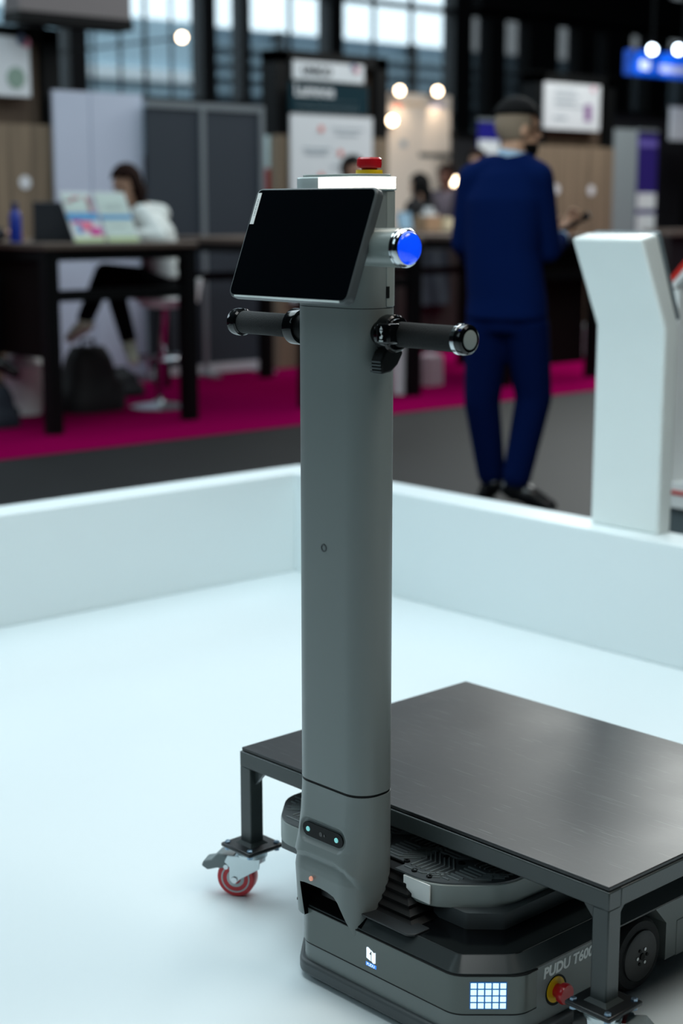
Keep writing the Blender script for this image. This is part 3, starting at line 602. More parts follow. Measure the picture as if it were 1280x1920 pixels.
# aluminium framed partitions and white leaf panels
def panel(pl, pr, ztop, m, fr, X, name, label, cat, rail, group=None):
    y0, y1 = yz(pl, 400, X)[0], yz(pr, 400, X)[0]; hw = (y1 - y0) / 2
    o = thing(name, label, cat, (X, (y0 + y1) / 2, 0), 0, group)
    MB().box(-.015, .015, -hw, hw, .06, ztop).build('panel', m, o)
    if rail:
        MB().box(-.025, .025, -hw, hw, ztop - .002, ztop + .05).build('top_rail', fr, o); MB().box(-.025, .025, -hw, hw, .03, .10).build('bottom_rail', mat('white_rail', '#cdd4d8', .4), o)
        MB().box(-.03, .03, hw - .03, hw + .015, .02, ztop + .05).build('upright', fr, o); MB().box(-.12, .16, hw - .03, hw + .015, 0, .025).build('foot', fr, o)
        MB().box(-.12, .16, -hw - .005, -hw + .025, 0, .031).build('foot', fr, o)
    else:
        for sy in (-1, 1): MB().box(-.06, .06, sy * (hw - .06) - .02, sy * (hw - .06) + .02, 0, .062).build('foot', M_ALU, o)
    return o
panel(276, 380, 2.06, M_PANELG, M_ALU, -10.05, 'partition_panel', 'dark grey partition panel in aluminium frame beside the white leaf panels', 'partition', True)
panel(383, 490, 2.06, M_PANELG, M_ALU, -10.05, 'partition_panel', 'dark grey partition panel in aluminium frame nearest the teal headed poster', 'partition', True)
panel(104, 171, 2.15, M_WPANEL, M_ALU, -10.12, 'leaf_panel', 'tall white leaf panel adjoining the wooden stand wall', 'panel', False)
panel(173, 269, 2.15, M_WPANEL, M_ALU, -10.12, 'leaf_panel', 'tall white leaf panel adjoining the dark grey partition', 'panel', False)
def rollup(pl, pr, pt, X, m, label, bands):
    y0, zt = yz(pl, pt, X); y1, _ = yz(pr, pt, X); hw = (y1 - y0) / 2
    o = thing('roll_up_banner', label, 'banner', (X, (y0 + y1) / 2, 0)); MB().box(-.004, .004, -hw, hw, .08, zt).build('cloth', m, o)
    MB().box(-.06, .06, -hw - .01, hw + .01, 0, .085).build('cassette', M_ALU, o, bevel=.01); MB().box(-.012, .012, -hw, hw, zt - .005, zt + .025).build('top_bar', M_ALU, o)
    for a, b, mm in bands:
        MB().box(.004, .007, -hw + .01, hw - .01, yz(pl, b, X)[1], yz(pl, a, X)[1]).build('printed_field', mm, o)
    return o
M_PURP = mat('violet_print', '#2c1f6e', .5)
rollup(482, 514, 204, -10.9, mat('pale_cyan_cloth', '#a9c6cc', .6), 'narrow pale cyan roll up banner with red field beside the grey partition', [(315, 372, mat('deep_red_print', '#8c1824', .5))])
rollup(1196, 1233, 246, -10.25, M_PURP, 'violet roll up banner with white fields beyond the white kiosk', [(262, 275, mat('lilac_print', '#6a5fae', .5)), (362, 392, M_POSTER), (402, 440, M_POSTER)])
rollup(896, 937, 226, -11.4, mat('royal_blue_cloth', '#17157a', .5), 'royal blue roll up banner with white field behind the navy suit', [(262, 288, M_POSTER)])
o = thing('frosted_panel', 'frosted grey upright panel between wooden wall and violet banner', 'panel', (SX, 0, 0)); y0, zt = yz(1148, 241); y1, _ = yz(1193, 241); o.location.y = (y0 + y1) / 2
MB().box(-.02, .02, -(y1 - y0) / 2, (y1 - y0) / 2, .05, zt).build('sheet', mat('frosted_grey', '#8b9698', .35), o); MB().box(-.1, .1, -(y1 - y0) / 2, (y1 - y0) / 2, 0, .055).build('base', M_ALU, o)
# dark backdrop beyond the second row
o = thing('dark_backdrop', 'tall black backdrop partition behind the navy suited man', 'partition', (-12.6, 0, HF)); y0, y1 = yz(848, 300, -12.6)[0], yz(1004, 300, -12.6)[0]; o.location.y = (y0 + y1) / 2
MB().box(-.03, .03, -(y1 - y0) / 2, (y1 - y0) / 2, .0, 2.1).build('panel', mat('backdrop_black', '#191b1e', .8), o); MB().box(-.05, .05, -(y1 - y0) / 2, (y1 - y0) / 2, 2.1, 2.16).build('top_rail', M_BLACK, o)
o = thing('dark_backdrop', 'long black backdrop partition behind the violet banner and white signs', 'partition', (-12.6, 0, HF)); y0, y1 = yz(1010, 300, -12.6)[0], yz(1420, 300, -12.6)[0]; o.location.y = (y0 + y1) / 2
MB().box(-.03, .03, -(y1 - y0) / 2, (y1 - y0) / 2, .0, 2.45).build('panel', MATS['backdrop_black'], o); MB().box(-.05, .05, -(y1 - y0) / 2, (y1 - y0) / 2, 2.45, 2.5).build('top_rail', M_BLACK, o)
# warm lit poster wall with two lamps
X2 = -12.9
lw = thing('lit_poster_wall', 'cream poster wall lit by two warm lamps beyond the robot', 'poster wall', (X2, (yz(722, 172, X2)[0] + yz(845, 172, X2)[0]) / 2, HF))
y0, zt = yz(722, 172, X2); y1, _ = yz(845, 172, X2); hw = (y1 - y0) / 2
MB().box(-.04, 0, -hw, hw, 0, zt - HF).build('panel', mat('cream_panel', '#e2d5c6', .6), lw)
for a, b, c, d, m in ((738, 196, 752, 205, M_CORAL), (805, 192, 832, 203, mat('logo_blue_grey', '#a9adc9', .6)), (755, 190, 795, 200, mat('logo_sand', '#d8bfa0', .6)), (750, 262, 762, 276, M_GTXT), (785, 286, 842, 296, M_DTXT)):
    ya, za = yz(a, b, X2); yb, zb = yz(c, d, X2); MB().box(.001, .004, ya - lw.location.y, yb - lw.location.y, zb - HF, za - HF).build('printed_mark', m, lw)
M_BULB = mat('lamp_warm', '#fff2de', .4, emit=14, ecol='#ffe2bd')
def lamp(px, py, X, back, rad, label, m=M_BULB, power=0, col=(1, .8, .6), aim=None):
    q = onX(px, py, X); o = thing('spot_lamp', label, 'lamp', q)
    MB().ell((0, 0, 0), (rad,) * 3, None, 16, 10).build('bulb', m, o); MB().lathe([(rad * .5, 0), (rad * 1.15, rad * .3), (rad * 1.2, rad * 1.1), (rad * 1.05, rad * 1.1), (rad * .9, rad * .4)], (-rad * 1.35, 0, 0), (1, 0, 0), 18).build('shade', M_BLACK, o)
    MB().tube([(-rad * 1.3, 0, 0), (back * .6, 0, .02), (back, 0, -.10)], .012, 8).build('arm', M_BLACK, o)
    if power:
        d = bpy.data.lights.new('lamp_beam', 'SPOT'); d.energy = power; d.color = col; d.spot_size = 1.6; d.spot_blend = .7; d.shadow_soft_size = .04
        l = bpy.data.objects.new('lamp_beam', d); COL.objects.link(l); l.location = q + Vector((.02, 0, -rad - .02)); l.rotation_euler = (Vector(aim) - l.location).to_track_quat('-Z', 'Y').to_euler()
    return o
for px, py, lab in ((749, 170, 'warm lamp on the top edge of the cream poster wall, beside the red mark'), (820, 171, 'warm lamp on the top edge of the cream poster wall, over the blue logo')):
    lamp(px, py, X2 + .12, -.15, .045, lab, power=6, aim=onX(px + 6, 250, X2))
lamp(735, 226, -12.82, -.1, .05, 'bright round lamp at the side edge of the cream poster wall')
lamp(853, 340, -12.5, -.08, .05, 'bright round lamp beside the navy suited man')
lamp(341, 70, -15, -4.9, .05, 'warm round lamp hanging before the hall windows')
# blue lit sign with two lamps, small white sign under it
X3 = -11.6
q0, q1 = onX(1186, 92, X3), onX(1330, 152, X3)
sg = thing('blue_sign', 'bright blue hanging fascia sign lit by two lamps', 'sign', (X3, (q0.y + q1.y) / 2, q1.z)); hw = (q1.y - q0.y) / 2
MB().box(-.12, 0, -hw, hw, 0, q0.z - q1.z).build('sign_box', mat('sign_blue', '#0a4fc0', .4, emit=.30, ecol='#0c56d6'), sg)
for k in (-.3, .3): MB().box(-.08, -.05, k, k + .03, q0.z - q1.z, 6.5 - q1.z).build('hanger', M_BLACK, sg)
MB().box(.001, .004, -hw + .14, -hw + .32, .06, .16).build('white_mark', M_POSTER, sg); MB().box(.001, .004, -hw + .5, hw - .1, .05, .13).build('white_mark', MATS['logo_blue_grey'], sg)
M_BULBC = mat('lamp_cool', '#eaf6ff', .4, emit=14, ecol='#dceeff')
for px, lab in ((1222, 'cool white lamp over the blue sign, beside its white mark'), (1271, 'cool white lamp over the blue sign, at its far end')):
    lamp(px, 93, X3 + .3, -.305, .05, lab, M_BULBC, 14, (.8, .9, 1), onX(px, 130, X3))
o = thing('white_sign', 'white sign board under the blue fascia sign', 'sign', onX(1290, 266, -11.9)); a = flat(-11.9, 1258, 200, 1330, 266).build('board', M_POSTER); rel(o, a)
b = flat(-11.905, 1284, 266, 1290, 520, .03).build('post', M_BLACK); rel(o, b)
y0, z1 = yz(1256, 431, -9.8); y1, _ = yz(1400, 431, -9.9)
o = thing('service_counter', 'dark counter with pale top beyond the white kiosk', 'counter', (-9.8, (y0 + y1) / 2, 0)); hw = (y1 - y0) / 2
MB().box(-.32, 0, -hw, hw, 0, z1 - .05).build('front', mat('counter_dark', '#17181b', .6), o); MB().box(-.34, .04, -hw, hw + .03, z1 - .05, z1).build('counter_top', mat('counter_top_taupe', '#6f665e', .5), o)
# ------------------------------------------------------------------ bar tables
M_TTOP = mat('table_top_brown', '#5d5148', .45, var=.1, scale=6, stretch=(1, 6, 1))
def bar_table(y0, y1, x1, label, panel_=False, side_=False):
    zt = onX(230, 455, -7.98).z; t = thing('bar_table', label, 'table', (-7.96 - (x1 / 2), (y0 + y1) / 2, 0)); hx, hy = x1 / 2, (y1 - y0) / 2
    MB().box(-hx, hx, -hy, hy, zt - .035, zt).build('table_top', M_TTOP, t, bevel=.004)
    for sx in (-1, 1):
        for sy in (-1, 1): MB().box(sx * (hx - .05) - .042, sx * (hx - .05) + .042, sy * (hy - .05) - .042, sy * (hy - .05) + .042, 0, zt - .034).build('leg', M_BLACK, t)
        MB().box(sx * (hx - .05) - .03, sx * (hx - .05) + .03, -hy + .09, hy - .09, zt - .10, zt - .034).build('apron', M_BLACK, t)
        MB().box(sx * (hx - .05) - .028, sx * (hx - .05) + .028, -hy + .09, hy - .09, zt - .335, zt - .27).build('stretcher', M_BLACK, t)
    for sy in (-1, 1): MB().box(-hx + .09, hx - .09, sy * (hy - .05) - .03, sy * (hy - .05) + .03, zt - .10, zt - .034).build('apron', M_BLACK, t)
    if panel_: MB().box(hx - .13, hx - .10, -hy + .09, hy - .09, .12, zt - .1).build('shade_panel', mat('shade_dark_brown', '#251a18', .6), t)  # brown sheet put in for the shadow beneath the table
    if side_: MB().box(-hx + .1, hx - .1, -hy + .05, -hy + .08, .44, zt - .04).build('shade_panel', mat('shade_dark_brown', '#16100f', .7, spec=.1), t)  # added dark sheet standing for shadows and the sitter's dark clothes under the table
    return t, zt
_, TZ = bar_table(4.86, 5.95, 1.75, 'tall black bar table with brochure stands and laptop on it', False, True)
bar_table(6.82, 7.92, 1.75, 'tall black bar table right behind the robot column')
bar_table(8.78, 9.9, 1.5, 'tall black bar table with dark brown sheet painting its shade, beyond the man in navy suit', True)
# things on the first table
def brochure(px0, px1, pyt, pyb, X, label, parts):
    a, b = onX(px0 + 8, pyb, X), onX(px1, pyb, X); o = thing('brochure_stand', label, 'brochure stand', (X, (a.y + b.y) / 2, TZ)); hw = (b.y - a.y) / 2; h = onX(px0, pyt, X).z - TZ
    sh = .10; T = Matrix(((1, 0, -.10 / .33, 0), (0, 1, -.055 / .33, 0), (0, 0, 1, 0), (0, 0, 0, 1)))
    MB().box(-.012, 0, -hw, hw, 0, h, T).build('card', M_POSTER, o); MB().box(-.02, .03, -hw, hw, 0, .012).build('base', glassmat('clear_acrylic', '#d8e4ea', .35), o)
    MB().loft([[Vector((-.10 - .012, y, h * .75)), Vector((-.16, y, 0)), Vector((-.15, y, 0)), Vector((-.095, y, h * .75))] for y in (-.02, .02)]).build('prop', M_POSTER, o)
    for (u0, u1, v0, v1, m) in parts: MB().box(.001, .003, -hw + 2 * hw * u0, -hw + 2 * hw * u1, h * v0, h * v1, T).build('printed_field', m, o)
    return o
SKY = mat('print_sky_blue', '#4fa3d8', .5); PINK = mat('print_pink', '#f07f9c', .5); PALE = mat('print_pale_mint', '#cfe0d8', .5); LIM = mat('print_lime', '#c3d49a', .5); MAG = mat('print_magenta', '#d84f9e', .5)
brochure(134, 198, 359, 452, -8.15, 'upright leaflet with pink drawing on the bar table, beside the laptop', [(.05, .95, .62, .95, PALE), (.1, .35, .78, .84, PINK), (.3, .62, .84, .90, PINK), (.78, .95, .6, .9, PINK), (.0, 1, .44, .58, SKY), (.1, .4, .38, .46, MAG), (.35, .75, .24, .42, PINK), (.2, .35, .18, .34, SKY), (.6, .98, .14, .3, MAG), (.0, 1, .0, .1, LIM)])
brochure(196, 262, 360, 452, -8.15, 'upright pale green leaflet with a blue band on the bar table', [(.05, .95, .55, .97, PALE), (.0, 1, .46, .54, SKY), (.05, .95, .12, .44, PALE), (.0, 1, .0, .1, LIM), (.2, .8, .72, .74, M_GTXT), (.2, .8, .66, .68, M_GTXT), (.2, .7, .3, .32, M_GTXT)])
q = onX(110, 446, -8.55); lp = thing('laptop', 'open dark laptop on the bar table beside the leaflets', 'laptop', (-8.55, q.y, TZ), math.radians(-35))
M_LAP = mat('laptop_grey', '#2c3138', .4)
MB().box(-.16, .16, -.12, .12, 0, .016).build('keyboard_base', M_LAP, lp, bevel=.004); MB().box(-.14, .14, -.09, .04, .0162, .0175).build('keyboard', M_BLACK, lp); MB().box(-.16, .16, -.006, .006, 0, .235, Matrix.Translation((0, -.12, .012)) @ Matrix.Rotation(math.radians(14), 4, 'X')).build('lid', M_LAP, lp, bevel=.004)
lp.rotation_euler.z = math.radians(62)
q = onX(29, 430, -8.45); bo = thing('water_bottle', 'blue water bottle at the end of the bar table', 'bottle', (-8.45, q.y, TZ)); M_BB = mat('bottle_blue', '#16339a', .3)
MB().lathe([(.034, 0), (.036, .01), (.036, .15), (.028, .175), (.018, .19), (.018, .2)], (0, 0, 0)).build('bottle_body', M_BB, bo); MB().lathe([(.02, 0), (.02, .03), (.016, .035), (.001, .035)], (0, 0, .2)).build('cap', mat('cap_dark_blue', '#0d1d52', .4), bo)
# under and around the tables
def bag(c, r, label, m, name='backpack', strap=True):
    o = thing(name, label, 'bag', (c.x, c.y, 0)); a, b, h = r; mb = MB(); rs = []
    for k in range(9):
        t = k / 8; s_ = (1 - .55 * t * t) * (1 + .06 * math.sin(9 * t)); rs.append([Vector((a * s_ * math.copysign(abs(math.cos(u)) ** .7, math.cos(u)), b * s_ * math.copysign(abs(math.sin(u)) ** .7, math.sin(u)), h * t)) for u in (2 * math.pi * i / 20 for i in range(20))])
    mb.loft(rs).build('bag_body', m, o, smooth=60)
    MB().box(-a * .3, a * .5, b * .8, b * 1.02, h * .12, h * .45).build('front_pocket', m, o, bevel=.02)
    if strap: MB().tube([(0, -.05, h * .96), (0, -.04, h * 1.1), (0, .04, h * 1.1), (0, .05, h * .96)], .012, 8).build('carry_loop', m, o)
    return o
M_NYL = mat('black_nylon', '#121417', .7, bump=.2, bscale=120); M_NYL2 = mat('navy_nylon', '#14202c', .7, bump=.2, bscale=120)
bag(onZ(168, 768, 0), (.19, .22, .42), 'black rucksack slumped on the magenta carpet by the bar table leg', M_NYL)
bag(onZ(228, 742, 0), (.12, .16, .18), 'low black shoulder bag on the carpet near the stool base', M_NYL, 'shoulder_bag')
bag(onZ(-2, 800, 0), (.11, .12, .25), 'dark navy bag in front of the white waste bin', M_NYL2, 'tote_bag')
def bin_(q, r, h, label, liner):
    o = thing('waste_bin', label, 'bin', (q.x, q.y, 0)); MB().lathe([(r * .8, 0), (r, h), (r * 1.05, h), (r * 1.05, h + .012), (r * .96, h + .012), (r * .78, .01), (.001, .01)], (0, 0, 0)).build('bin_body', M_WHITE, o)
    if liner: MB().lathe([(r * .9, 0), (r * 1.0, .03), (r * .7, .09), (r * .4, .07), (r * .15, .10), (.001, .09)], (0, 0, h + .0)).build('bag_liner', mat('plastic_film', '#d4d8dd', .4), o)
    return o
bin_(onZ(48, 776, 0), .135, .30, 'white waste bin with crumpled liner under the bar table', True)
bin_(onZ(1095, 665, 0), .17, .26, 'white waste bin on the carpet beyond the man in the navy suit', False)
bin_(onZ(752, 738, 0), .085, .32, 'slim white bin beside the black table leg behind the robot', False)
o = thing('paper_carrier_bag', 'pale paper carrier bag on the carpet behind the robot', 'bag', onZ(808, 722, 0)); MB().loft([[Vector((sx * w, sy * d, z)) for sx, sy in ((-1, -1), (1, -1), (1, 1), (-1, 1))] for z, w, d in ((0, .05, .08), (.22, .055, .07), (.24, .04, .03))]).build('bag_body', mat('paper_pale', '#b9a9ad', .7), o); MB().tube([(0, -.03, .235), (0, -.03, .29), (0, .03, .29), (0, .03, .235)], .005, 6).build('handle', M_GTXT, o)
# black counter behind the second table, with a draped jacket and things on it
XC = -10.4; y0, zc = yz(744, 433, XC); y1, _ = yz(876, 433, XC)
o = thing('black_counter', 'black cabinet counter beyond the second bar table carrying the tan carton', 'counter', (XC - .25, (y0 + y1) / 2, 0)); hw = (y1 - y0) / 2
MB().box(-.22, .22, -hw, hw, .0, zc - .03).build('cabinet', mat('cabinet_black', '#0f1012', .6), o); MB().box(-.25, .26, -hw - .01, hw + .01, zc - .03, zc).build('counter_top', M_TTOP, o, bevel=.004)
for k in (-1, 1): MB().box(.22, .228, k * hw / 2 - hw / 2 + .012, k * hw / 2 + hw / 2 - .012, .08, zc - .05).build('door', mat('door_brown_black', '#1c1512', .6), o)
q = onX(812, 530, XC + .02); o = thing('draped_jacket', 'blue grey patterned jacket hung on the front of the black counter', 'jacket', (XC + .02, q.y, q.z - .2)); mb = MB(); rs = []
for k in range(9):
    t = k / 8; rs.append([Vector((.02 + .012 * math.sin(5 * u + 3 * t), u * (.16 + .05 * (1 - t)), .5 * t)) for u in [-1 + i / 8 for i in range(17)]] + [Vector((-.006, u * (.16 + .05 * (1 - t)), .5 * t)) for u in [1 - i / 8 for i in range(17)]])
mb.loft(rs).build('cloth', mat('jacket_slate', '#1a2630', .9, var=.7, scale=14), o, smooth=60); MB().cyl((.0, -.05, .505), (.0, .05, .505), .012, n=10).build('hanging_loop', M_BLACK, o)
q = onX(760, 428, XC - .15); o = thing('notebook_screen', 'pale blue lit tablet standing on the black counter', 'tablet', (XC - .15, q.y, zc)); MB().box(-.008, .008, -.09, .09, 0, .17, Matrix.Rotation(-.2, 4, 'Y')).build('panel', mat('tablet_shell', '#5f7480', .4), o); MB().box(.008, .01, -.08, .08, .012, .16, Matrix.Rotation(-.2, 4, 'Y')).build('screen', mat('screen_pale', '#7f9fb4', .3, emit=.12, ecol='#9fc4dd'), o); MB().box(-.07, -.01, -.03, .03, 0, .008).build('foot', M_BLACK, o)
q = onX(803, 428, XC - .12); o = thing('carton', 'open tan carton with papers on the black counter', 'box', (XC - .12, q.y, zc)); MK = mat('cardboard', '#a98a6a', .7); MB().box(-.08, .08, -.11, .09, 0, .13).build('carton_body', MK, o)
for k in (-.05, .0, .05): MB().box(-.05, .05, k - .012, k + .012, .128, .21 - abs(k)).build('paper_sheaf', M_POSTER, o)
q = onX(838, 428, XC - .05); o = thing('crumpled_bag', 'crumpled cream paper bag on the black counter', 'bag', (XC - .05, q.y, zc)); mb = MB(); random.seed(3); rs = []
for k in range(6):
    t = k / 5; rs.append([Vector(((.07 - .02 * t + random.uniform(-.008, .008)) * math.cos(u), (.085 - .02 * t + random.uniform(-.008, .008)) * math.sin(u), .10 * t + random.uniform(-.006, .006) * (k > 0))) for u in (2 * math.pi * i / 16 for i in range(16))])
mb.loft(rs).build('bag_body', mat('cream_paper', '#c9bd9c', .7), o, smooth=0); MB().lathe([(.045, 0), (.05, .012), (.02, .02), (.001, .02)], (0, 0, .095)).build('folded_top', MATS['cream_paper'], o)
# ------------------------------------------------------------------ white kiosk on the booth wall
KY = 3.725
kb = [onY(*p, KY) for p in ((1106, 980), (1232, 1000))]; kx0, kx1 = kb[0].x, kb[1].x; kz = onY(1160, 610, KY).z
lt = .125; top = onY(1150, 440, KY - lt).z
kd = thing('kiosk', 'white information kiosk with tilted screen head on the low booth wall', 'kiosk', ((kx0 + kx1) / 2, KY, WH)); hw = (kx1 - kx0) / 2
prof = [(0, 0), (.065, 0), (.065, kz - WH + .005), (.065 - lt + .01, top - WH + .004), (-lt, top - WH - .012), (-.0, kz - WH - .004)]
def sec_(x): return [Vector((x, y, z)) for y, z in prof]
MB().loft([sec_(-hw), sec_(hw)]).build('kiosk_body', mat('kiosk_white', '#e4eceb', .35), kd, bevel=.009, seg=3)
sd = Vector((0, -lt + .01, top - kz)).normalized(); nrm = Vector((0, sd.z, -sd.y)); c0 = Vector((0, .068, kz - WH + .02))
MB().box(-hw + .012, hw - .006, .0, (Vector((0, -lt, top - kz))).length - .02, 0, .012, basis((1, 0, 0), sd, nrm, c0)).build('screen_bezel', mat('bezel_grey', '#6d7a7f', .3), kd, bevel=.003)
MB().box(-hw + .03, hw - .02, .02, .24, .0121, .0135, basis((1, 0, 0), sd, nrm, c0)).build('screen', M_SCREEN, kd)
MB().box(-hw + .04, hw - .04, .0655, .072, .16, kz - WH - .12).build('leaflet_rail', mat('rail_grey', '#8d9a9f', .4), kd)
# white display case with red trim on the far side of the booth wall
q = onY(1256, 930, 4.6); xa = q.x; dc = thing('display_case', 'white framed display stand with red trim beyond the kiosk', 'display stand', (xa + .25, 4.75, HF))
za, zb = onY(1262, 918, 4.6).z, onY(1262, 515, 4.6).z
M_REDT = mat('red_trim', '#c2261d', .4)
MB().box(-.25, .35, -.15, .35, 0, za - .06 - HF).build('plinth', mat('plinth_slate', '#5b676b', .4), dc); MB().box(-.26, .36, -.16, .36, .12, .14).build('plinth_band', M_GTXT, dc)
MB().box(-.27, .37, -.17, .37, za - .06 - HF, za + .03 - HF).build('shelf', M_WHITE, dc); MB().box(-.272, .372, -.173, -.169, za - .012 - HF, za + .002 - HF).build('red_stripe', M_REDT, dc)
MB().box(-.27, -.24, -.16, .36, za + .03 - HF, zb - .05 - HF).build('side_frame', M_WHITE, dc); MB().box(.34, .37, -.16, .36, za + .03 - HF, zb - .05 - HF).build('side_frame', M_WHITE, dc)
MB().box(-.24, .34, .3, .36, za + .03 - HF, zb - .1 - HF).build('back_panel', mat('case_back_slate', '#39434a', .4), dc)
T = Matrix.Translation((-.27, 0, zb - .06 - HF)) @ Matrix.Rotation(-.80, 4, 'Y')
MB().box(0, .5, -.17, .37, 0, .03, T).build('sloping_lid', M_WHITE, dc); MB().box(0, .5, -.175, -.169, .018, .036, T).build('red_edge', M_REDT, dc)
# ================================================================== PEOPLE
def remeshed(mb, name, m, parent, vox, it=6, origin=None):
    if origin is not None: mb.v = [tuple(Vector(v) - origin) for v in mb.v]
    o = mb.build(name, m, parent, smooth=0); r = o.modifiers.new('r', 'REMESH'); r.mode = 'VOXEL'; r.voxel_size = vox
    s_ = o.modifiers.new('s', 'SMOOTH'); s_.iterations = it; s_.factor = .5
    p_ = o.parent; o.parent = None; baked(o); o.parent = p_
    o.data.polygons.foreach_set('use_smooth', [True] * len(o.data.polygons)); o.data.name = name
    if not o.data.materials: o.data.materials.append(m)
    return o
def hand(mb, w, d, thumb, curl, sz=1.0):       # palm, four fingers of unequal length and a thumb, curled towards `curl`
    w, d, curl, thumb = Vector(w), Vector(d).normalized(), Vector(curl).normalized(), Vector(thumb); curl = (curl - d * curl.dot(d)).normalized(); side = d.cross(curl)
    side = side if side.dot(thumb) > 0 else -side
    pc = w + d * .055 * sz; R = basis(side, d, curl, (0, 0, 0)).to_3x3(); mb.ell(pc, (.040 * sz, .055 * sz, .015 * sz), R)
    for k, L in enumerate((.072, .082, .076, .058)):
        b = w + d * .095 * sz + side * (.028 - .019 * k) * sz; p1 = b + (d * .8 + curl * .45) * L * .5 * sz; p2 = p1 + (d * .25 + curl * .95) * L * .5 * sz
        mb.chain([b, p1, p2], [.0095 * sz, .0088 * sz, .0075 * sz], 10)
    b = w + d * .03 * sz + side * .034 * sz; p1 = b + (d * .7 + side * .55 + curl * .3) * .035 * sz; p2 = p1 + (d * .8 + curl * .5) * .032 * sz; mb.chain([b, p1, p2], [.0125 * sz, .011 * sz, .009 * sz], 10)
def torso_loft(mb, levels, s_, f_):
    rs = []
    for c, hw, hd in levels:
        c = Vector(c); rs.append([c + s_ * hw * math.copysign(abs(math.cos(t)) ** .85, math.cos(t)) + f_ * hd * math.sin(t) for t in (2 * math.pi * i / 28 for i in range(28))])
    mb.loft(rs)
def human(label, J, face, C, base, hair='short', detail=True, topkw={}, body_f=None):
    """J: joints in world metres. face: look direction. C: materials skin, top, legs, shoe, hair."""
    J = {k: Vector(v) for k, v in J.items()}; o = thing('person', label, 'person', base); org = Vector(base)
    f3 = Vector(face).normalized(); side = Vector((f3.y, -f3.x, 0)).normalized(); up = side.cross(f3).normalized(); R = basis(side, f3, up, (0, 0, 0)).to_3x3(); hc = J['head']
    sv = (J['shR'] - J['shL']).normalized(); sv.z = 0; sv.normalize(); bf = Vector((-sv.y, sv.x, 0))
    mb = MB()
    mb.ell(hc + up * .022 - f3 * .010, (.074, .094, .096), R); mb.ell(hc + f3 * .028 - up * .058, (.056, .060, .056), R); mb.ell(hc + f3 * .052 - up * .088, (.028, .026, .020), R)
    mb.cap(hc + f3 * .084 + up * .006, .009, hc + f3 * .104 - up * .026, .0135, 10); mb.ell(hc + f3 * .078 - up * .060, (.024, .012, .012), R); mb.ell(hc + f3 * .072 + up * .026, (.05, .018, .012), R)
    for s_ in (-1, 1): mb.ell(hc + side * s_ * .075 - up * .010 - f3 * .008, (.010, .020, .031), R)
    mb.cap(hc - up * .06 - f3 * .012, .055, J['neck'], .06)
    mb.chain([J['neck'], J['chest'], J['belly'], J['pelvis']], [.055, .075, .075, .08])
    for S_ in 'LR':
        mb.chain([J['neck'] * .6 + J['sh' + S_] * .4, J['sh' + S_], J['el' + S_], J['wr' + S_]], [.045, .045, .036, .027])
        hd = (J['wr' + S_] - J['el' + S_]).normalized(); hd = J.get('hd' + S_, hd); hand(mb, J['wr' + S_], hd, J.get('th' + S_, Vector((0, 0, 1))), J.get('cu' + S_, Vector((0, 0, -1))))
        mb.chain([J['hp' + S_], J['kn' + S_], J['an' + S_]], [.075, .052, .036]); mb.cap(J['an' + S_], .034, J['an' + S_] * .5 + J['to' + S_] * .5 - Vector((0, 0, .02)), .022)
    remeshed(mb, 'body', C['skin'], o, .0075, 5, org)
    tp = MB(); hem = topkw.get('hem', .0); W_ = topkw.get('w', 1.0)
    nk, ch, be, pe = J['neck'], J['chest'], J['belly'], J['pelvis']; sw = (J['shR'] - J['shL']).length / 2
    lv = [(nk + Vector((0, 0, .015)), .066, .062), (nk - Vector((0, 0, .02)), .10, .075), ((nk * .45 + ch * .55) + Vector((0, 0, .03)), sw * .95, .10), (ch, sw * 1.0 * W_, .128), (be, sw * .93 * W_, .122), (pe, sw * .98 * W_, .130)]
    if hem: lv.append((pe - Vector((0, 0, hem)), sw * 1.02 * W_, .138))
    torso_loft(tp, lv, sv, bf)
    for S_ in 'LR': tp.chain([J['sh' + S_] * .45 + nk * .55 - Vector((0, 0, .01)), J['sh' + S_], J['el' + S_], J['wr' + S_] * .88 + J['el' + S_] * .12], [.070, .070, .057, .042])
    t = remeshed(tp, topkw.get('name', 'sweater'), C['top'], o, .011, 5, org)
    tr = MB(); torso_loft(tr, [(pe + Vector((0, 0, .10)), sw * .82, .112), (pe, sw * .88, .125), ((J['hpL'] + J['hpR']) / 2 - Vector((0, 0, .03)), sw * .85, .12)], sv, bf)
    for S_ in 'LR':
        tr.chain([J['hp' + S_], J['kn' + S_], J['an' + S_] * .93 + J['kn' + S_] * .07], topkw.get('legr', [.098, .074, .058]))
    remeshed(tr, 'trousers', C['legs'], o, .011, 5, org)
    for S_ in 'LR':
        sh = MB(); an, to = J['an' + S_], J['to' + S_]; d = (to - an); d.z *= .9; fl = Vector((d.x, d.y, d.z)).normalized(); heel = an - fl * .035 - Vector((0, 0, .045)); tip = to - Vector((0, 0, .012))
        sh.cap(heel, .040, tip, .036); sh.cap(an - Vector((0, 0, .01)), .046, heel + fl * .03, .043); sh.cap((heel + tip) / 2 + Vector((0, 0, .02)), .040, tip, .034)
        remeshed(sh, 'shoe', C['shoe'], o, .009, 4, org)
    hb = MB()
    def cap_ell(c, r, keep, m, nm, th=.012, nu=28, nv=18):
        e = MB(); e.ell(c, r, R, nu, nv); keepf = [f for f in e.f if keep(sum((Vector(e.v[i]) for i in f), Vector()) / len(f) - hc)]
        e2 = MB(); e2.v = [tuple(Vector(v) - org) for v in e.v]; e2.f = keepf; e2.m = [0] * len(keepf); x = e2.build(nm, m, o, smooth=60); sd = x.modifiers.new('s', 'SOLIDIFY'); sd.thickness = th; sd.offset = 1; return x
    L = lambda v, a: v.dot(a)
    cc_ = hc + up * .026 - f3 * .012
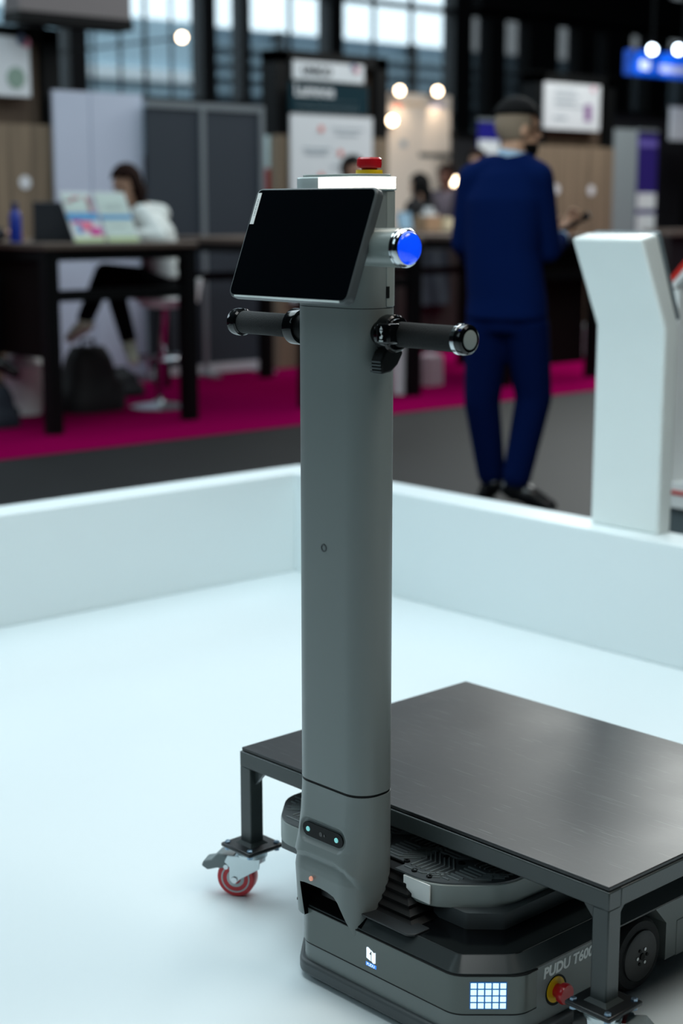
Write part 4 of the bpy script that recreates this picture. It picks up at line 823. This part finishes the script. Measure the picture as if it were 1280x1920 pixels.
    if hair == 'fade':
        cap_ell(cc_, (.076, .096, .099), lambda v: L(v, up) > .062 and L(v, f3) < .088, C['hair'], 'hair', .016); cap_ell(cc_, (.0755, .0955, .098), lambda v: -.045 < L(v, up) <= .075 and L(v, f3) < .020 - .4 * max(0, -L(v, up)), C['fade'], 'clipped_hair', .003)
        cap_ell(hc + f3 * .026 - up * .060, (.060, .066, .062), lambda v: L(v, up) < -.058 and L(v, f3) > .0, C['hair'], 'beard', .008); cap_ell(hc + f3 * .052 - up * .085, (.034, .036, .030), lambda v: L(v, f3) > .03, C['hair'], 'beard', .006)
    else:
        cap_ell(cc_, (.080, .101, .104), lambda v: (L(v, up) > .055 or L(v, f3) < .015) and L(v, up) > -.07 and not (L(v, f3) > .06 and L(v, up) < .07), C['hair'], 'hair', .012)
        if hair == 'long':
            lg = MB(); 
            for s_ in (-1, 1): lg.chain([hc + side * s_ * .07 + up * .05 - f3 * .01, hc + side * s_ * .084 - up * .05 - f3 * .015, hc + side * s_ * .085 - up * .16 + f3 * .01, hc + side * s_ * .075 - Vector((0, 0, .27)) + f3 * .02], [.030, .036, .036, .016])
            lg.chain([hc - f3 * .07 + up * .03, hc - f3 * .085 - up * .08, hc - f3 * .075 - Vector((0, 0, .20))], [.045, .055, .03]); remeshed(lg, 'long_hair', C['hair'], o, .010, 3, org)
    if detail:
        for s_ in (-1, 1): e = MB(); e.ell(hc + f3 * .081 + side * s_ * .031 + up * .006 - org, (.011, .007, .006), R, 12, 8); e.build('eye', C.get('eye', MATS['matt_black']), o); e = MB(); e.ell(hc + f3 * .087 + side * s_ * .031 + up * .030 - org, (.017, .006, .004), R, 12, 6); e.build('eyebrow', C['hair'], o)
        e = MB(); e.ell(hc + f3 * .0895 - up * .060 - org, (.020, .005, .005), R, 14, 6); e.build('lips', mat('lip_tone', '#8a5348', .5), o)
    return o
SKA = mat('skin_light', '#c49a82', .5, var=.05, scale=30); SKB = mat('skin_tan', '#c69a7e', .5, var=.05, scale=30)
M_HAIRB = mat('hair_black', '#0a0909', .85, spec=.2); M_HAIRBR = mat('hair_brown', '#20120e', .9, spec=.1)
M_NAVY = mat('navy_wool', '#051a4a', .9, var=.06, scale=40, bump=.15, bscale=300, spec=.05); M_NAVYT = mat('navy_trouser', '#041643', .9, var=.06, scale=40, spec=.05); M_SHOEB = mat('shoe_black_leather', '#0b0d10', .25); M_TROUB = mat('black_cloth', '#08090c', .9, spec=.1)
# man in navy suit, back to the booth
D0 = 7.02
def G(px, py, d=0): return at(px, py, D0 + d)
rt, fh = _r, _fh
ground = at(960, 945, D0); ground.z = HF
JM = dict(head=G(972, 243, .02), neck=G(958, 296), chest=G(946, 375), belly=G(942, 470), pelvis=G(950, 560), shL=G(886, 336, .06), shR=G(1008, 332, -.07), elL=G(868, 455, .10), wrL=G(890, 500, .32), elR=G(1028, 470, .0), wrR=G(1052, 448, .20),
          hpL=G(915, 610, .03), hpR=G(985, 610, -.03), knL=G(903, 752, .05), knR=G(1000, 745, -.02), anL=G(922, 897, .10), anR=G(966, 905, -.06), toL=G(905, 930, .20), toR=G(1030, 946, -.10),
          hdR=rt * .35 + fh * .3 + Vector((0, 0, .55)), cuR=fh * -1 + Vector((0, 0, .4)), thR=-rt)
man = human('bearded man in navy blue suit standing with a phone in his hand', JM, rt * .93 + fh * .36, dict(skin=SKB, top=M_NAVY, legs=M_NAVYT, shoe=M_SHOEB, hair=M_HAIRB, fade=mat('clipped_fade', '#94826f', .8)), ground, 'fade', True, dict(name='suit_jacket', hem=.09, w=1.22, legr=[.105, .082, .066]), body_f=fh * .85 + rt * .5)
e = MB(); e.lathe([(.068, 0), (.066, .02), (.062, .032), (.058, .032), (.060, .0)], G(960, 297) - ground + Vector((0, 0, .0)), (rt * .15 + Vector((0, 0, 1))), 28); e.build('shirt_collar', mat('shirt_pale_blue', '#a8c4dc', .6), man)
for S_ in 'LR':
    wv, ev = JM['wr' + S_], JM['el' + S_]; dd = (wv - ev).normalized(); MB().cyl(wv - dd * .03 - ground, wv + dd * .012 - ground, .041, .036, 18).build('shirt_cuff', MATS['shirt_pale_blue'], man)
w = JM['wrR'] + JM['hdR'].normalized() * .10 - fh * .0
ph = thing('smartphone', 'dark smartphone held by the man in the navy suit', 'phone', w + Vector((0, 0, .0)) + rt * .012 - fh * .015)
PT = basis((rt * .8 + Vector((0, 0, .35))).normalized(), (fh * .8 + Vector((0, 0, .3))).normalized(), (rt * .8 + Vector((0, 0, .35))).normalized().cross((fh * .8 + Vector((0, 0, .3))).normalized()), (0, 0, 0))
MB().box(-.075, .075, -.036, .036, -.004, .004, PT).build('phone_body', M_BLACK, ph, bevel=.003); MB().box(-.070, .070, -.033, .033, .0041, .0046, PT).build('phone_screen', M_SCREEN, ph)
# woman at the bar table
D1 = 10.45
def Q(px, py, d=0): return at(px, py, D1 + d)
gw = onZ(300, 763, 0)
fdir = -rt * .82 - fh * .45
JW = dict(head=Q(237, 347, -.05), neck=Q(263, 392), chest=Q(288, 430), belly=Q(300, 482), pelvis=Q(308, 522), shL=Q(268, 405, -.16), shR=Q(300, 402, .17), elL=Q(300, 448, -.30), wrL=Q(250, 440, -.34), elR=Q(270, 446, .28), wrR=Q(228, 440, .16),
          hpL=Q(300, 530, -.09), hpR=Q(300, 530, .09), knL=Q(196, 512, -.14), knR=Q(214, 540, .06), anL=Q(158, 602, -.24), anR=Q(242, 640, -.02), toL=Q(132, 630, -.24), toR=Q(250, 672, -.14))
human('long haired woman in white sweater and black trousers leaning over the bar table', JW, -rt * .62 - fh * .70 + Vector((0, 0, -.38)), dict(skin=SKA, top=mat('white_knit', '#c9cfcb', .9, bump=.4, bscale=160), legs=M_TROUB, shoe=mat('sneaker_cream', '#c9cfb8', .6), hair=M_HAIRBR), gw, 'long', True, dict(w=1.0, legr=[.092, .068, .056]), body_f=fdir)
# her stool
st = thing('bar_stool', 'white bar stool on a chrome disc foot carrying the woman in white', 'stool', (gw.x, gw.y, 0)); sz_ = JW['pelvis'].z - .165; sp = JW['pelvis'] - gw; sp.z = 0
MB().lathe([(.20, 0), (.20, .008), (.16, .016), (.05, .03), (.03, .05), (.001, .05)], (0, 0, 0), (0, 0, 1), 40).build('foot_disc', M_ZINC, st)
MB().tube([(0, 0, .03), tuple(sp * .4 + Vector((0, 0, sz_ * .5))), tuple(sp + Vector((0, 0, sz_ - .02)))], [.028, .024, .024], 16).build('column', M_CHROME, st)
MB().tube([tuple(sp * .5 + Vector((.17 * math.cos(a), .17 * math.sin(a), .34))) for a in (math.pi * 2 * i / 24 for i in range(25))], .011, 8).build('foot_ring', M_CHROME, st)
rs = []
for k in range(7):
    t = k / 6; zz = sz_ - .02 + (.055 * math.sin(t * math.pi / 2)); rr = .20 * (1 - .25 * (1 - t)); rs.append([sp + Vector((rr * math.cos(u), rr * math.sin(u), zz)) for u in (2 * math.pi * i / 28 for i in range(28))])
MB().loft(rs).build('seat', M_WHITE, st, smooth=50)
bk = [Vector((.21 * math.cos(u), .21 * math.sin(u), 0)) for u in (math.radians(80 + 180 * i / 16 - 50) for i in range(17))]
MB().loft([[sp + p_ + Vector((0, 0, sz_ + .02)), sp + p_ * 1.12 + Vector((0, 0, sz_ + .16)), sp + p_ * 1.18 + Vector((0, 0, sz_ + .16)), sp + p_ * 1.06 + Vector((0, 0, sz_ + .01))] for p_ in bk]).build('low_back', M_WHITE, st, smooth=50)
# person at the other side of the table: sleeve, hand and knees reach into view
D2 = 9.75
def E_(px, py, d=0): return at(px, py, D2 + d)
ge = at(-120, 830, D2); ge.z = 0; fe = rt * .8 + fh * .45
JE = dict(head=E_(-112, 300), neck=E_(-122, 350), chest=E_(-128, 400), belly=E_(-130, 470), pelvis=E_(-130, 530), shL=E_(-112, 372, .17), shR=E_(-112, 372, -.17), elL=E_(-50, 445, .26), wrL=E_(2, 441, .28), elR=E_(-45, 446, -.22), wrR=E_(6, 438, -.05),
          hpL=E_(-120, 540, .09), hpR=E_(-120, 540, -.09), knL=E_(-22, 532, .10), knR=E_(-18, 530, -.14), anL=E_(-20, 662, .10), anR=E_(-14, 668, -.12), toL=E_(22, 690, .12), toR=E_(28, 696, -.10))
human('person in dark clothes seated at the bar table with a hand by the laptop', JE, fe + Vector((0, 0, -.3)), dict(skin=SKA, top=mat('dark_knit', '#15181f', .9), legs=M_TROUB, shoe=M_SHOEB, hair=M_HAIRB), ge, 'short', True, {}, body_f=fe)
st2 = thing('bar_stool', 'black bar stool carrying the person in dark clothes', 'stool', (ge.x, ge.y, 0)); s2 = JE['pelvis'] - ge; s2.z = 0; z2 = JE['pelvis'].z - .165
MB().lathe([(.20, 0), (.20, .008), (.05, .03), (.001, .04)], s2, (0, 0, 1), 32).build('foot_disc', M_CHROME, st2); MB().cyl(s2 + Vector((0, 0, .02)), s2 + Vector((0, 0, z2)), .026).build('column', M_CHROME, st2); MB().lathe([(.15, 0), (.2, .03), (.19, .05), (.001, .05)], s2 + Vector((0, 0, z2 - .02)), (0, 0, 1), 28).build('seat', M_BLACK, st2)
# standing visitors further back
def standing(px, pyh, D, face, label, C, hair='short', h=1.70):
    hd = at(px, pyh, D); s_ = h / 1.70; b = Vector((hd.x, hd.y, 0)); f_ = Vector(face).normalized(); sd = Vector((f_.y, -f_.x, 0)); zt = hd.z; top0 = zt - (1.60 * s_)   # slide so the feet meet the floor
    k = zt / 1.585
    def p_(a, c, z): return b + sd * a + f_ * c + Vector((0, 0, z * k))
    J = dict(head=p_(0, .03, 1.585), neck=p_(0, 0, 1.43), chest=p_(0, 0, 1.27), belly=p_(0, 0, 1.10), pelvis=p_(0, 0, .96), shL=p_(-.17, 0, 1.385), shR=p_(.17, 0, 1.385), elL=p_(-.24, .02, 1.10), elR=p_(.24, .02, 1.10), wrL=p_(-.17, .22, 1.02), wrR=p_(.17, .22, 1.04),
             hpL=p_(-.09, 0, .90), hpR=p_(.09, 0, .90), knL=p_(-.10, .03, .49), knR=p_(.10, .01, .49), anL=p_(-.10, 0, .085), anR=p_(.10, 0, .085), toL=p_(-.13, .15, .050), toR=p_(.13, .15, .050))
    return human(label, J, f_ + Vector((0, 0, -.12)), C, b, hair, True, {}, body_f=f_)
M_PLUM = mat('plum_cloth', '#3a3038', .9); M_PATT = mat('slate_cloth', '#26333c', .9, var=.6, scale=25)
standing(657, 322, 13.4, rt * .6 - fh * .6, 'dark haired person standing behind the robot head before the poster', dict(skin=SKA, top=M_TROUB, legs=M_TROUB, shoe=M_SHOEB, hair=M_HAIRB))
standing(790, 350, 16.0, -rt * .7 + fh * .5, 'dark haired person in black clothes behind the black counter', dict(skin=SKB, top=mat('black_jersey', '#0f1013', .9), legs=M_PATT, shoe=M_SHOEB, hair=M_HAIRB), 'long')
standing(838, 332, 17.2, -rt * .5 - fh * .7, 'person in plum coloured clothes beside the round lamp', dict(skin=mat('skin_brown', '#7a4f3e', .5), top=mat('mauve_cloth', '#6b6068', .9), legs=M_PLUM, shoe=M_SHOEB, hair=M_HAIRBR))
standing(897, 306, 15.5, -rt * .4 - fh * .8, 'person behind the shoulder of the man in the navy suit', dict(skin=SKB, top=M_PLUM, legs=M_TROUB, shoe=M_SHOEB, hair=M_HAIRBR))
